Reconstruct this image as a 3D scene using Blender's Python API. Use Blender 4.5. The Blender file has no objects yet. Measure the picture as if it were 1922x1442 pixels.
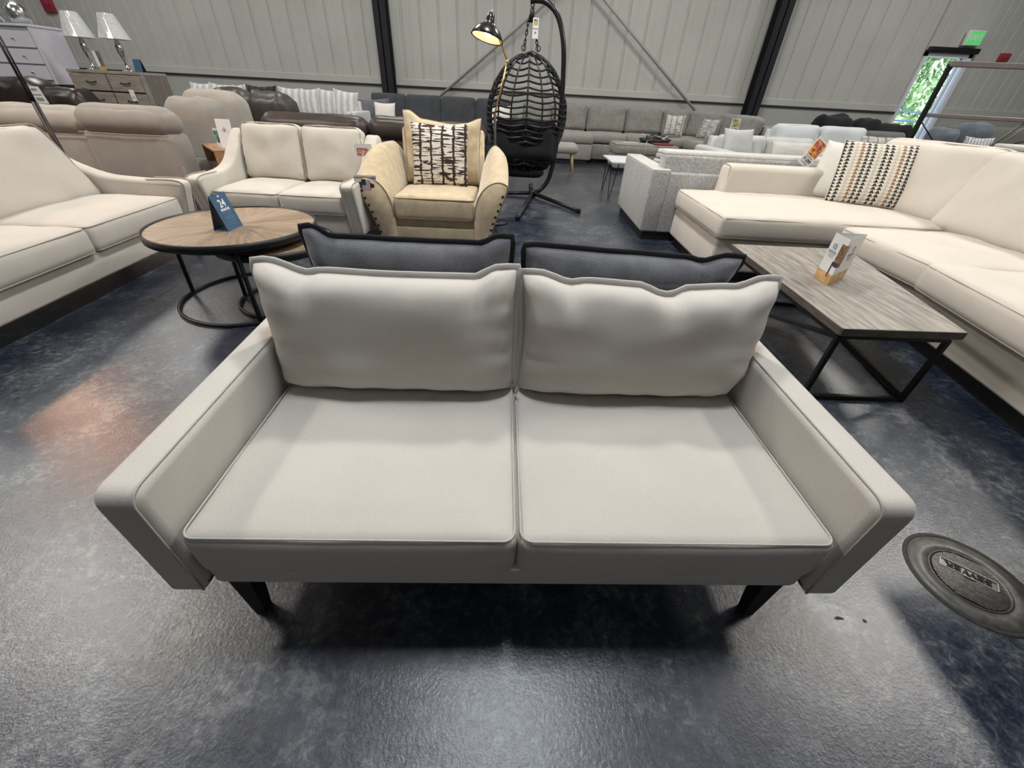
import bpy, bmesh, math, random
from mathutils import Vector, Matrix, Euler, noise
random.seed(7)
SC = bpy.context.scene
COL = SC.collection
PI = math.pi
R = math.radians

# ------------------------------------------------------------------ materials
def new_mat(name):
    m = bpy.data.materials.new(name); m.use_nodes = True
    nt = m.node_tree; b = nt.nodes['Principled BSDF']
    return m, nt, b

def N(nt, typ, **kw):
    n = nt.nodes.new(typ)
    for k, v in kw.items():
        if k in n.inputs: n.inputs[k].default_value = v
        else: setattr(n, k, v)
    return n

def coords(nt, scale=1.0, which='Object'):
    tc = N(nt, 'ShaderNodeTexCoord'); mp = N(nt, 'ShaderNodeMapping')
    mp.inputs['Scale'].default_value = (scale, scale, scale) if not hasattr(scale, '__len__') else scale
    nt.links.new(tc.outputs[which], mp.inputs['Vector'])
    return mp.outputs['Vector']

def ramp(nt, fac, stops):
    r = N(nt, 'ShaderNodeValToRGB'); el = r.color_ramp.elements
    el[0].position, el[0].color = stops[0][0], (*stops[0][1], 1)
    el[1].position, el[1].color = stops[-1][0], (*stops[-1][1], 1)
    for p, c in stops[1:-1]:
        e = el.new(p); e.color = (*c, 1)
    nt.links.new(fac, r.inputs['Fac'])
    return r.outputs['Color']

def mathn(nt, op, a, b=None, c=None):
    n = N(nt, 'ShaderNodeMath', operation=op)
    for i, v in enumerate((a, b, c)):
        if v is None: continue
        if isinstance(v, (int, float)): n.inputs[i].default_value = v
        else: nt.links.new(v, n.inputs[i])
    return n.outputs[0]

def bump(nt, b, h, strength, dist=0.002):
    bp = N(nt, 'ShaderNodeBump', Strength=strength, Distance=dist)
    nt.links.new(h, bp.inputs['Height']); nt.links.new(bp.outputs['Normal'], b.inputs['Normal'])

def fabric(name, col, var=0.12, big=3.0, fine=350, rough=0.92, sheen=0.25, bs=0.35, mott=None):
    m, nt, b = new_mat(name)
    v = coords(nt)
    n1 = N(nt, 'ShaderNodeTexNoise', Scale=big, Detail=3.0); nt.links.new(v, n1.inputs['Vector'])
    n2 = N(nt, 'ShaderNodeTexNoise', Scale=float(fine), Detail=2.0); nt.links.new(v, n2.inputs['Vector'])
    mix = mathn(nt, 'ADD', mathn(nt, 'MULTIPLY', n1.outputs['Fac'], 0.45), mathn(nt, 'MULTIPLY', n2.outputs['Fac'], 0.55))
    if mott:
        n3 = N(nt, 'ShaderNodeTexNoise', Scale=float(mott), Detail=4.0); nt.links.new(v, n3.inputs['Vector'])
        mix = mathn(nt, 'ADD', mathn(nt, 'MULTIPLY', mix, 0.4), mathn(nt, 'MULTIPLY', n3.outputs['Fac'], 0.6))
    lo = tuple(c*(1-var) for c in col); hi = tuple(min(1, c*(1+var)) for c in col)
    c = ramp(nt, mix, [(0.36, lo), (0.64, hi)])
    nt.links.new(c, b.inputs['Base Color'])
    b.inputs['Roughness'].default_value = rough
    b.inputs['Sheen Weight'].default_value = sheen
    b.inputs['Sheen Roughness'].default_value = 0.5
    b.inputs['Specular IOR Level'].default_value = 0.2
    bump(nt, b, n2.outputs['Fac'], bs, 0.0015)
    return m

def plain(name, col, rough=0.5, metal=0.0, var=0.06, scale=8, bumps=0.0, coat=0.0):
    m, nt, b = new_mat(name)
    v = coords(nt)
    n1 = N(nt, 'ShaderNodeTexNoise', Scale=float(scale), Detail=4.0); nt.links.new(v, n1.inputs['Vector'])
    c = ramp(nt, n1.outputs['Fac'], [(0.3, tuple(x*(1-var) for x in col)), (0.7, tuple(min(1, x*(1+var)) for x in col))])
    nt.links.new(c, b.inputs['Base Color'])
    b.inputs['Roughness'].default_value = rough; b.inputs['Metallic'].default_value = metal
    b.inputs['Coat Weight'].default_value = coat
    if bumps: bump(nt, b, n1.outputs['Fac'], bumps, 0.004)
    return m

def leather(name, col, rough=0.42):
    m, nt, b = new_mat(name)
    v = coords(nt)
    n1 = N(nt, 'ShaderNodeTexNoise', Scale=5.0, Detail=5.0); nt.links.new(v, n1.inputs['Vector'])
    vo = N(nt, 'ShaderNodeTexVoronoi', Scale=160.0); nt.links.new(v, vo.inputs['Vector'])
    c = ramp(nt, n1.outputs['Fac'], [(0.3, tuple(x*0.75 for x in col)), (0.7, tuple(x*1.35 for x in col))])
    nt.links.new(c, b.inputs['Base Color']); b.inputs['Roughness'].default_value = rough
    bump(nt, b, vo.outputs['Distance'], 0.25, 0.001)
    return m

def wood(name, dark, light, scale=(1.2, 14, 14), rough=0.5, radial=False):
    m, nt, b = new_mat(name)
    v = coords(nt, scale)
    n1 = N(nt, 'ShaderNodeTexNoise', Scale=2.2, Detail=8.0, Roughness=0.62, Distortion=0.6); nt.links.new(v, n1.inputs['Vector'])
    n2 = N(nt, 'ShaderNodeTexNoise', Scale=9.0, Detail=4.0); nt.links.new(v, n2.inputs['Vector'])
    mix = mathn(nt, 'ADD', mathn(nt, 'MULTIPLY', n1.outputs['Fac'], 0.7), mathn(nt, 'MULTIPLY', n2.outputs['Fac'], 0.3))
    mid = tuple((a+c)/2 for a, c in zip(dark, light))
    c = ramp(nt, mix, [(0.36, dark), (0.5, mid), (0.62, light)])
    nt.links.new(c, b.inputs['Base Color']); b.inputs['Roughness'].default_value = rough
    bump(nt, b, mix, 0.25, 0.001)
    return m

def parquet():
    # sunburst veneer: wedges of grain meeting in the middle
    m, nt, b = new_mat('sunburst_veneer')
    tc = N(nt, 'ShaderNodeTexCoord'); sx = N(nt, 'ShaderNodeSeparateXYZ'); nt.links.new(tc.outputs['Object'], sx.inputs[0])
    ang = mathn(nt, 'ARCTAN2', sx.outputs['Y'], sx.outputs['X'])
    w = mathn(nt, 'FLOOR', mathn(nt, 'MULTIPLY', ang, 12/(2*PI)))
    rad = mathn(nt, 'POWER', mathn(nt, 'ADD', mathn(nt, 'POWER', sx.outputs['X'], 2), mathn(nt, 'POWER', sx.outputs['Y'], 2)), 0.5)
    cb = N(nt, 'ShaderNodeCombineXYZ')
    nt.links.new(mathn(nt, 'MULTIPLY', ang, 9), cb.inputs[0]); nt.links.new(mathn(nt, 'MULTIPLY', rad, 3), cb.inputs[1]); nt.links.new(w, cb.inputs[2])
    n1 = N(nt, 'ShaderNodeTexNoise', Scale=2.4, Detail=7.0, Roughness=0.6); nt.links.new(cb.outputs[0], n1.inputs['Vector'])
    wn = N(nt, 'ShaderNodeTexWhiteNoise', noise_dimensions='1D'); nt.links.new(w, wn.inputs['W'])
    mix = mathn(nt, 'ADD', mathn(nt, 'MULTIPLY', n1.outputs['Fac'], 0.8), mathn(nt, 'MULTIPLY', wn.outputs['Value'], 0.2))
    c = ramp(nt, mix, [(0.3, (0.20, 0.135, 0.085)), (0.5, (0.33, 0.24, 0.165)), (0.7, (0.46, 0.35, 0.25))])
    nt.links.new(c, b.inputs['Base Color']); b.inputs['Roughness'].default_value = 0.42
    return m

def floor_mat():
    m, nt, b = new_mat('stained_concrete')
    v = coords(nt)
    n1 = N(nt, 'ShaderNodeTexNoise', Scale=1.1, Detail=6.0, Roughness=0.6); nt.links.new(v, n1.inputs['Vector'])
    n2 = N(nt, 'ShaderNodeTexNoise', Scale=30.0, Detail=8.0, Roughness=0.78, Distortion=0.5); nt.links.new(v, n2.inputs['Vector'])
    n3 = N(nt, 'ShaderNodeTexNoise', Scale=4.5, Detail=5.0, Roughness=0.65, Distortion=0.4); nt.links.new(v, n3.inputs['Vector'])
    mix = mathn(nt, 'ADD', mathn(nt, 'MULTIPLY', n1.outputs['Fac'], 0.25), mathn(nt, 'ADD', mathn(nt, 'MULTIPLY', n2.outputs['Fac'], 0.45), mathn(nt, 'MULTIPLY', n3.outputs['Fac'], 0.3)))
    c = ramp(nt, mix, [(0.42, (0.005, 0.009, 0.022)), (0.485, (0.013, 0.021, 0.040)), (0.535, (0.045, 0.055, 0.075)), (0.60, (0.16, 0.168, 0.175))])
    # fine pale scratches and hairline cracks
    v2 = coords(nt, (1.0, 0.6, 1.0))
    vo = N(nt, 'ShaderNodeTexVoronoi', Scale=0.45, feature='DISTANCE_TO_EDGE'); 
    nd = N(nt, 'ShaderNodeTexNoise', Scale=1.6, Detail=5.0); nt.links.new(v2, nd.inputs['Vector'])
    va = N(nt, 'ShaderNodeVectorMath', operation='ADD'); nt.links.new(v2, va.inputs[0])
    vs = N(nt, 'ShaderNodeVectorMath', operation='SCALE'); vs.inputs['Scale'].default_value = 0.5; nt.links.new(nd.outputs['Color'], vs.inputs[0])
    nt.links.new(vs.outputs[0], va.inputs[1]); nt.links.new(va.outputs[0], vo.inputs['Vector'])
    line = mathn(nt, 'LESS_THAN', vo.outputs['Distance'], 0.0004)
    mx = N(nt, 'ShaderNodeMix', data_type='RGBA'); mx.inputs['B'].default_value = (0.15, 0.15, 0.145, 1)
    nt.links.new(mathn(nt, 'MULTIPLY', line, 0.35), mx.inputs['Factor']); nt.links.new(c, mx.inputs['A'])
    # dark specks
    vp = N(nt, 'ShaderNodeTexVoronoi', Scale=9.0); nt.links.new(v, vp.inputs['Vector'])
    sp = mathn(nt, 'LESS_THAN', vp.outputs['Distance'], 0.022)
    mx2 = N(nt, 'ShaderNodeMix', data_type='RGBA'); mx2.inputs['B'].default_value = (0.012, 0.012, 0.012, 1)
    nt.links.new(sp, mx2.inputs['Factor']); nt.links.new(mx.outputs['Result'], mx2.inputs['A'])
    nt.links.new(mx2.outputs['Result'], b.inputs['Base Color'])
    rr = N(nt, 'ShaderNodeMapRange'); rr.inputs['To Min'].default_value = 0.30; rr.inputs['To Max'].default_value = 0.46
    nt.links.new(n3.outputs['Fac'], rr.inputs['Value']); nt.links.new(rr.outputs[0], b.inputs['Roughness'])
    b.inputs['Specular IOR Level'].default_value = 0.5; b.inputs['Coat Weight'].default_value = 0.9; b.inputs['Coat Roughness'].default_value = 0.22
    n4 = N(nt, 'ShaderNodeTexNoise', Scale=95.0, Detail=5.0, Roughness=0.65); nt.links.new(v, n4.inputs['Vector'])
    bump(nt, b, mathn(nt, 'ADD', n4.outputs['Fac'], mathn(nt, 'MULTIPLY', n2.outputs['Fac'], 0.8)), 0.5, 0.0035)
    cbp = N(nt, 'ShaderNodeBump', Strength=0.36, Distance=0.0028)
    nt.links.new(n4.outputs['Fac'], cbp.inputs['Height']); nt.links.new(cbp.outputs['Normal'], b.inputs['Coat Normal'])
    return m

def triangle_pillow():
    m, nt, b = new_mat('triangle_print')
    tc = N(nt, 'ShaderNodeTexCoord'); s = N(nt, 'ShaderNodeSeparateXYZ'); nt.links.new(tc.outputs['Object'], s.inputs[0])
    u = mathn(nt, 'MULTIPLY', s.outputs['X'], 22.0); v = mathn(nt, 'MULTIPLY', s.outputs['Z'], 34.0)
    fu = mathn(nt, 'FRACT', u); fv = mathn(nt, 'FRACT', v)
    tri = mathn(nt, 'LESS_THAN', mathn(nt, 'MULTIPLY', mathn(nt, 'ABSOLUTE', mathn(nt, 'SUBTRACT', fu, 0.5)), 2.1), mathn(nt, 'SUBTRACT', 1.0, fv))
    colr = N(nt, 'ShaderNodeValToRGB'); colr.color_ramp.interpolation = 'CONSTANT'
    seq = [(0.035, 0.033, 0.036), (0.035, 0.033, 0.036), (0.55, 0.50, 0.42), (0.28, 0.16, 0.10), (0.045, 0.045, 0.05), (0.045, 0.045, 0.05), (0.50, 0.48, 0.42)]
    el = colr.color_ramp.elements
    el[0].position = 0; el[0].color = (*seq[0], 1); el[1].position = 1/7; el[1].color = (*seq[1], 1)
    for i in range(2, 7):
        e = el.new(i/7); e.color = (*seq[i], 1)
    idx = mathn(nt, 'FRACT', mathn(nt, 'DIVIDE', mathn(nt, 'ADD', mathn(nt, 'FLOOR', u), 70.1), 7.0))
    nt.links.new(idx, colr.inputs['Fac'])
    mx = N(nt, 'ShaderNodeMix', data_type='RGBA'); mx.inputs['A'].default_value = (0.72, 0.66, 0.56, 1)
    nt.links.new(tri, mx.inputs['Factor']); nt.links.new(colr.outputs['Color'], mx.inputs['B'])
    nt.links.new(mx.outputs['Result'], b.inputs['Base Color']); b.inputs['Roughness'].default_value = 0.9
    n2 = N(nt, 'ShaderNodeTexNoise', Scale=300.0); nt.links.new(tc.outputs['Object'], n2.inputs['Vector'])
    bump(nt, b, n2.outputs['Fac'], 0.4, 0.0015)
    return m

def brush_pillow(name='ink_brush_print', ink=(0.045, 0.025, 0.022), paper=(0.80, 0.76, 0.68), sx=9.0, th=0.47):
    m, nt, b = new_mat(name)
    tc = N(nt, 'ShaderNodeTexCoord'); s = N(nt, 'ShaderNodeSeparateXYZ'); nt.links.new(tc.outputs['Object'], s.inputs[0])
    mp = N(nt, 'ShaderNodeMapping'); mp.inputs['Scale'].default_value = (6, 1, 62); nt.links.new(tc.outputs['Object'], mp.inputs['Vector'])
    n1 = N(nt, 'ShaderNodeTexNoise', Scale=1.0, Detail=2.0); nt.links.new(mp.outputs[0], n1.inputs['Vector'])
    h = mathn(nt, 'LESS_THAN', n1.outputs['Fac'], th)
    nw = N(nt, 'ShaderNodeTexNoise', Scale=26.0, Detail=2.0); nt.links.new(tc.outputs['Object'], nw.inputs['Vector'])
    xx = mathn(nt, 'FRACT', mathn(nt, 'ADD', mathn(nt, 'MULTIPLY', s.outputs['X'], sx), mathn(nt, 'MULTIPLY', nw.outputs['Fac'], 0.35)))
    vv = mathn(nt, 'LESS_THAN', mathn(nt, 'ABSOLUTE', mathn(nt, 'SUBTRACT', xx, 0.5)), 0.10)
    fac = mathn(nt, 'MAXIMUM', h, vv)
    mx = N(nt, 'ShaderNodeMix', data_type='RGBA'); mx.inputs['A'].default_value = (*paper, 1); mx.inputs['B'].default_value = (*ink, 1)
    nt.links.new(fac, mx.inputs['Factor']); nt.links.new(mx.outputs['Result'], b.inputs['Base Color'])
    b.inputs['Roughness'].default_value = 0.9
    return m

def ribbed_fabric(name, col, k=48.0):
    m, nt, b = new_mat(name)
    tc = N(nt, 'ShaderNodeTexCoord'); s = N(nt, 'ShaderNodeSeparateXYZ'); nt.links.new(tc.outputs['Object'], s.inputs[0])
    nz = N(nt, 'ShaderNodeTexNoise', Scale=9.0, Detail=2.0); nt.links.new(tc.outputs['Object'], nz.inputs['Vector'])
    w = mathn(nt, 'SINE', mathn(nt, 'ADD', mathn(nt, 'MULTIPLY', s.outputs['X'], k), mathn(nt, 'MULTIPLY', nz.outputs['Fac'], 3.0)))
    c = ramp(nt, mathn(nt, 'ADD', mathn(nt, 'MULTIPLY', w, 0.5), 0.5), [(0.0, tuple(x*0.72 for x in col)), (1.0, tuple(min(1, x*1.1) for x in col))])
    nt.links.new(c, b.inputs['Base Color']); b.inputs['Roughness'].default_value = 0.95; b.inputs['Sheen Weight'].default_value = 0.3
    bump(nt, b, w, 0.7, 0.01)
    return m

def emit(name, col, s):
    m, nt, b = new_mat(name)
    n1 = N(nt, 'ShaderNodeTexNoise', Scale=3.0)
    b.inputs['Base Color'].default_value = (*col, 1); b.inputs['Emission Color'].default_value = (*col, 1); b.inputs['Emission Strength'].default_value = s
    return m

def glass_mat():
    m, nt, b = new_mat('clear_glass')
    b.inputs['Base Color'].default_value = (0.97, 1, 0.98, 1); b.inputs['Roughness'].default_value = 0.02
    b.inputs['Transmission Weight'].default_value = 1.0; b.inputs['IOR'].default_value = 1.05
    return m

def picture(name, stops, scale=14):
    m, nt, b = new_mat(name)
    v = coords(nt)
    n1 = N(nt, 'ShaderNodeTexNoise', Scale=float(scale), Detail=2.0, Distortion=0.8); nt.links.new(v, n1.inputs['Vector'])
    nt.links.new(ramp(nt, n1.outputs['Fac'], stops), b.inputs['Base Color']); b.inputs['Roughness'].default_value = 0.35
    return m

M = dict(
  cream=fabric('oatmeal_linen', (0.575, 0.54, 0.495), 0.07, 3),
  cream_seam=fabric('oatmeal_linen_seam', (0.50, 0.475, 0.445), 0.05, 3),
  charcoal=fabric('charcoal_chenille', (0.125, 0.13, 0.148), 0.35, 9, 260, sheen=0.45),
  charcoal_dark=fabric('black_trim_fabric', (0.022, 0.022, 0.026), 0.2, 9, 260, sheen=0.15),
  charcoal_frame=fabric('dark_grey_frame_fabric', (0.20, 0.20, 0.20), 0.15, 9, 260),
  beige=fabric('warm_beige_fabric', (0.56, 0.52, 0.465), 0.08, 4),
  beige2=fabric('pale_beige_fabric', (0.60, 0.57, 0.505), 0.09, 5),
  beige_pipe=fabric('beige_piping', (0.40, 0.345, 0.29), 0.05),
  gold=fabric('gold_velvet', (0.58, 0.47, 0.31), 0.16, 6, 200, sheen=0.5, mott=14),
  gold_pipe=fabric('gold_piping', (0.28, 0.20, 0.12), 0.1),
  ivory=fabric('ivory_fabric', (0.66, 0.605, 0.53), 0.05, 4),
  ivory_pipe=fabric('ivory_piping', (0.36, 0.30, 0.25), 0.05),
  whitepil=fabric('white_chenille', (0.74, 0.72, 0.66), 0.06, 12),
  silver=fabric('silver_tweed', (0.40, 0.395, 0.385), 0.30, 6, 120, mott=45),
  silver_top=fabric('pale_silver_fabric', (0.58, 0.57, 0.54), 0.10, 6, 160, mott=50),
  lightgrey=fabric('light_grey_fabric', (0.50, 0.51, 0.505), 0.09, 5, 200),
  palegrey=fabric('pale_blue_grey_fabric', (0.55, 0.585, 0.60), 0.08, 5, 200),
  greysec=fabric('warm_grey_corduroy', (0.235, 0.23, 0.215), 0.18, 6, 200, mott=22),
  greysec2=fabric('warm_grey_seat', (0.27, 0.255, 0.235), 0.18, 6, 200, mott=22),
  taupe=fabric('taupe_recliner_fabric', (0.33, 0.305, 0.275), 0.10, 5, 200),
  taupe2=fabric('light_taupe_fabric', (0.42, 0.385, 0.34), 0.10, 5, 200),
  darksec=fabric('graphite_fabric', (0.055, 0.06, 0.068), 0.25, 6, 200),
  bluegrey=fabric('blue_grey_fabric', (0.12, 0.14, 0.17), 0.2, 6, 200),
  black_fab=fabric('black_fabric', (0.012, 0.013, 0.016), 0.2, 6, 200, sheen=0.1),
  olive=fabric('grey_green_fabric', (0.13, 0.135, 0.125), 0.15, 6, 200),
  rib=ribbed_fabric('white_ribbed_plush', (0.62, 0.62, 0.62)),
  rib_black=ribbed_fabric('black_ribbed_plush', (0.012, 0.013, 0.016)),
  brownlea=leather('brown_leather', (0.050, 0.036, 0.030)),
  darklea=leather('dark_brown_leather', (0.018, 0.011, 0.010), 0.35),
  greylea=leather('grey_brown_leather', (0.060, 0.052, 0.046)),
  black=plain('black_powder_coat', (0.012, 0.012, 0.014), 0.42, 0.3),
  blackgloss=plain('black_enamel', (0.015, 0.015, 0.017), 0.25, 0.2),
  blackwood=plain('black_stained_wood', (0.010, 0.009, 0.009), 0.5),
  brass=plain('brushed_brass', (0.72, 0.48, 0.18), 0.28, 1.0),
  nail=plain('bronze_nailhead', (0.05, 0.03, 0.02), 0.35, 0.8),
  chrome=plain('polished_nickel', (0.62, 0.62, 0.62), 0.14, 1.0),
  zip=plain('zipper_metal', (0.55, 0.50, 0.40), 0.3, 1.0),
  greywood=wood('weathered_grey_oak', (0.135, 0.118, 0.10), (0.38, 0.345, 0.30), (14, 1.3, 14)),
  greywood_edge=wood('weathered_oak_edge', (0.06, 0.050, 0.043), (0.15, 0.125, 0.105), (3, 1.3, 14)),
  dresser=wood('grey_washed_wood', (0.22, 0.20, 0.175), (0.36, 0.33, 0.29), (2, 14, 14)),
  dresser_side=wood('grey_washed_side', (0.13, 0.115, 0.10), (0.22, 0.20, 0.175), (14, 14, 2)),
  oak=wood('honey_oak', (0.30, 0.165, 0.08), (0.48, 0.29, 0.16), (2, 14, 14)),
  legwood=wood('pale_beech', (0.50, 0.32, 0.18), (0.62, 0.43, 0.26), (14, 14, 2)),
  parquet=parquet(),
  whitelac=plain('white_lacquer', (0.62, 0.62, 0.70), 0.35, 0, 0.03),
  white=plain('white_top', (0.75, 0.76, 0.80), 0.35, 0, 0.03),
  card=plain('white_card', (0.80, 0.80, 0.79), 0.5, 0, 0.03),
  blue=plain('navy_card', (0.045, 0.115, 0.205), 0.4, 0, 0.08, 30),
  blueink=plain('pale_blue_ink', (0.16, 0.26, 0.38), 0.5, 0, 0.03),
  inside=plain('dark_card_back', (0.03, 0.035, 0.045), 0.5),
  ink=plain('black_ink', (0.02, 0.02, 0.025), 0.5),
  greyink=plain('grey_ink', (0.25, 0.29, 0.32), 0.5),
  whiteink=plain('white_ink', (0.85, 0.87, 0.9), 0.5),
  redtag=plain('red_plastic', (0.30, 0.02, 0.035), 0.4),
  redpaper=plain('red_folder', (0.22, 0.03, 0.03), 0.5),
  silverfoil=plain('silver_card', (0.52, 0.55, 0.58), 0.35, 0.2),
  navy=plain('flag_navy', (0.02, 0.03, 0.09), 0.5),
  pinkstripe=plain('flag_red', (0.30, 0.03, 0.07), 0.5),
  amber=picture('photo_of_floor', [(0.3, (0.45, 0.22, 0.07)), (0.7, (0.75, 0.48, 0.22))]),
  chairpic=picture('photo_of_leather_chair', [(0.3, (0.07, 0.03, 0.02)), (0.55, (0.28, 0.15, 0.08)), (0.8, (0.42, 0.28, 0.12))], 40),
  greenpic=picture('photo_green', [(0.35, (0.02, 0.04, 0.05)), (0.5, (0.10, 0.35, 0.22)), (0.7, (0.3, 0.55, 0.6))], 30),
  firepic=picture('photo_orange', [(0.35, (0.25, 0.03, 0.03)), (0.5, (0.60, 0.16, 0.10)), (0.66, (0.85, 0.55, 0.05))], 26),
  yellowpic=picture('photo_yellow', [(0.35, (0.10, 0.07, 0.09)), (0.5, (0.45, 0.38, 0.22)), (0.66, (0.75, 0.70, 0.2))], 14),
  redpic=picture('photo_red', [(0.35, (0.18, 0.10, 0.09)), (0.5, (0.60, 0.22, 0.2)), (0.66, (0.8, 0.7, 0.6))], 26),
  wallpaint=plain('grey_wall_paint', (0.40, 0.405, 0.385), 0.6, 0, 0.05, 1.5),
  siding=plain('painted_steel_siding', (0.47, 0.475, 0.45), 0.5, 0, 0.05, 1.2),
  darkline=plain('dark_sealant', (0.02, 0.02, 0.02), 0.8),
  column=plain('black_steel', (0.0035, 0.004, 0.009), 0.7, 0, 0.2),
  galv=plain('grey_steel_rod', (0.42, 0.42, 0.40), 0.5),
  ceil=plain('white_insulated_ceiling', (0.55, 0.55, 0.54), 0.8, 0, 0.04, 1),
  frame=plain('white_aluminium', (0.68, 0.70, 0.76), 0.35),
  railw=plain('blue_grey_rail', (0.25, 0.30, 0.42), 0.5),
  rail=plain('brushed_taupe_metal', (0.27, 0.24, 0.22), 0.35, 0.4),
  iron=plain('cast_iron', (0.085, 0.075, 0.070), 0.42, 0.5, 0.3, 60, 0.3),
  ironworn=plain('worn_iron', (0.14, 0.13, 0.12), 0.4, 0.5, 0.3, 60),
  mortar=plain('rough_patch_concrete', (0.09, 0.088, 0.080), 0.42, 0, 0.4, 26, 0.6),
  crack=plain('dark_joint', (0.035, 0.030, 0.028), 0.8, 0, 0.3, 40, 0.8),
  floor=floor_mat(), tri=triangle_pillow(), brush=brush_pillow(),
  stripe=brush_pillow('grey_stripe_print', (0.22, 0.22, 0.21), (0.52, 0.51, 0.48), 8.0, 0.44),
  leafy=brush_pillow('grey_leaf_print', (0.26, 0.26, 0.25), (0.55, 0.55, 0.53), 5.0, 0.52),
  plaid=brush_pillow('blue_grey_plaid', (0.14, 0.17, 0.22), (0.60, 0.60, 0.58), 22.0, 0.42),
  shade=plain('plastic_wrapped_shade', (0.66, 0.68, 0.68), 0.12, 0, 0.12, 30, 0.5, 0.6),
  foil=plain('crinkled_silver_foil', (0.50, 0.51, 0.52), 0.2, 0.9, 0.2, 22, 1.0),
  glow=emit('lamp_bulb', (1.0, 0.80, 0.50), 26.0),
  inwhite=plain('white_reflector', (0.8, 0.76, 0.68), 0.4),
  exitgreen=emit('exit_green', (0.10, 0.55, 0.16), 0.7),
  leaf=plain('leaf_green', (0.30, 0.44, 0.22), 0.5, 0, 0.5, 2.0),
  pave=plain('pale_pavement', (0.55, 0.53, 0.50), 0.8),
  glass=glass_mat(),
  cable=plain('pale_cable', (0.50, 0.50, 0.40), 0.5),
  darkbag=plain('black_plastic_tray', (0.02, 0.022, 0.022), 0.35),
)

# ------------------------------------------------------------------ mesh helpers
def link(name, bm, mat, parent=None, loc=None, rot=None, smooth=True, label=None):
    me = bpy.data.meshes.new(name)
    bm.normal_update(); bm.to_mesh(me); bm.free()
    if smooth:
        for p in me.polygons: p.use_smooth = True
    for mm in (mat if isinstance(mat, (list, tuple)) else [mat]):
        me.materials.append(M[mm] if isinstance(mm, str) else mm)
    o = bpy.data.objects.new(name, me); COL.objects.link(o)
    if parent: o.parent = parent
    if loc: o.location = loc
    if rot: o.rotation_euler = rot
    if label: o['label'] = label
    return o

def thing(name, label, cat, loc=(0, 0, 0), rz=0.0, group=None, rot=None):
    o = bpy.data.objects.new(name, None); COL.objects.link(o)
    o.empty_display_size = 0.1
    o.location = loc; o.rotation_euler = rot if rot else (0, 0, rz)
    o['label'] = label; o['category'] = cat
    if group: o['group'] = group
    return o

def tag(o, label, cat, group=None):
    o['label'] = label; o['category'] = cat
    if group: o['group'] = group
    return o

def struct(name, bm, mat, smooth=False, **k):
    o = link(name, bm, mat, smooth=smooth, **k); o['kind'] = 'structure'; return o

def xf(bm, loc=(0, 0, 0), rot=(0, 0, 0), sc=None):
    m = Matrix.Translation(loc) @ Euler(rot).to_matrix().to_4x4()
    if sc: m = m @ Matrix.Diagonal((*sc, 1))
    bm.transform(m); return bm

def join(*bms):
    a = bms[0]
    for b in bms[1:]:
        me = bpy.data.meshes.new('tmp'); b.to_mesh(me); a.from_mesh(me); bpy.data.meshes.remove(me); b.free()
    return a

def box(x0, x1, y0, y1, z0, z1, r=0.0, seg=2):
    bm = bmesh.new()
    bmesh.ops.create_cube(bm, size=1)
    for v in bm.verts:
        v.co = Vector(((x0+x1)/2+v.co.x*(x1-x0), (y0+y1)/2+v.co.y*(y1-y0), (z0+z1)/2+v.co.z*(z1-z0)))
    if r > 0:
        r = min(r, 0.49*min(x1-x0, y1-y0, z1-z0))
        bmesh.ops.bevel(bm, geom=bm.edges[:], offset=r, segments=seg, profile=0.5, affect='EDGES')
    return bm

def ngrid_box(n):
    """unit cube [-1,1]^3 with n=(nx,ny,nz) divisions, welded"""
    bm = bmesh.new(); cache = {}
    def V(p):
        k = tuple(round(c, 5) for c in p)
        if k not in cache: cache[k] = bm.verts.new(p)
        return cache[k]
    for ax in range(3):
        a, b = [i for i in range(3) if i != ax]
        for s in (-1, 1):
            for i in range(n[a]):
                for j in range(n[b]):
                    q = []
                    for (di, dj) in ((0, 0), (1, 0), (1, 1), (0, 1)):
                        p = [0, 0, 0]; p[ax] = s
                        p[a] = -1+2*(i+di)/n[a]; p[b] = -1+2*(j+dj)/n[b]
                        q.append(V(p))
                    flip = (s > 0) != (ax == 1)
                    bm.faces.new(q if flip else q[::-1])
    return bm

def warp(t, g):  # pushes grid lines towards the edges
    return math.copysign(1-(1-abs(t))**g, t)

def cushion(w, d, h, r=0.04, crown=0.03, under=0.0, side=0.012, wr=0.004, seed=0, n=(22, 18, 6), skirt=0.0):
    """box cushion, centre of its underside at origin, top at h (+crown in the middle)"""
    bm = ngrid_box(n)
    H = (w/2, d/2, h/2); r = min(r, h*0.49)
    for v in bm.verts:
        u, t, s = (warp(c, 1.5) for c in v.co)
        p = Vector((u*H[0], t*H[1], s*H[2]))
        q = Vector([max(-(H[i]-r), min(H[i]-r, p[i])) for i in range(3)])
        dd = p-q
        if dd.length > 1e-6: p = q+dd.normalized()*r
        e = max(0, (1-u**4)*(1-t**4))
        z = s
        p.z += crown*e*max(0, z) + (-under*e*max(0, -z))
        f = (1-z*z)*0.9
        if abs(u) > 0.95: p.x += math.copysign(side*(1-t**6)*f, u)
        if abs(t) > 0.95: p.y += math.copysign(side*(1-u**6)*f, t)
        if wr: p += Vector((0, 0, 1))*wr*noise.noise(Vector((p.x*5+seed*7, p.y*5, z*2)))*2*(1 if z > 0 else 0)
        v.co = p+Vector((0, 0, h/2))
    return bm

def loop_rect(w, d, z, rc, n=8, crown=None):
    pts = []
    for (cx, cy, a0) in ((w/2-rc, d/2-rc, 0), (-w/2+rc, d/2-rc, 90), (-w/2+rc, -d/2+rc, 180), (w/2-rc, -d/2+rc, 270)):
        for i in range(n+1):
            a = R(a0+90*i/n); pts.append(Vector((cx+rc*math.cos(a), cy+rc*math.sin(a), z)))
    return pts

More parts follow.
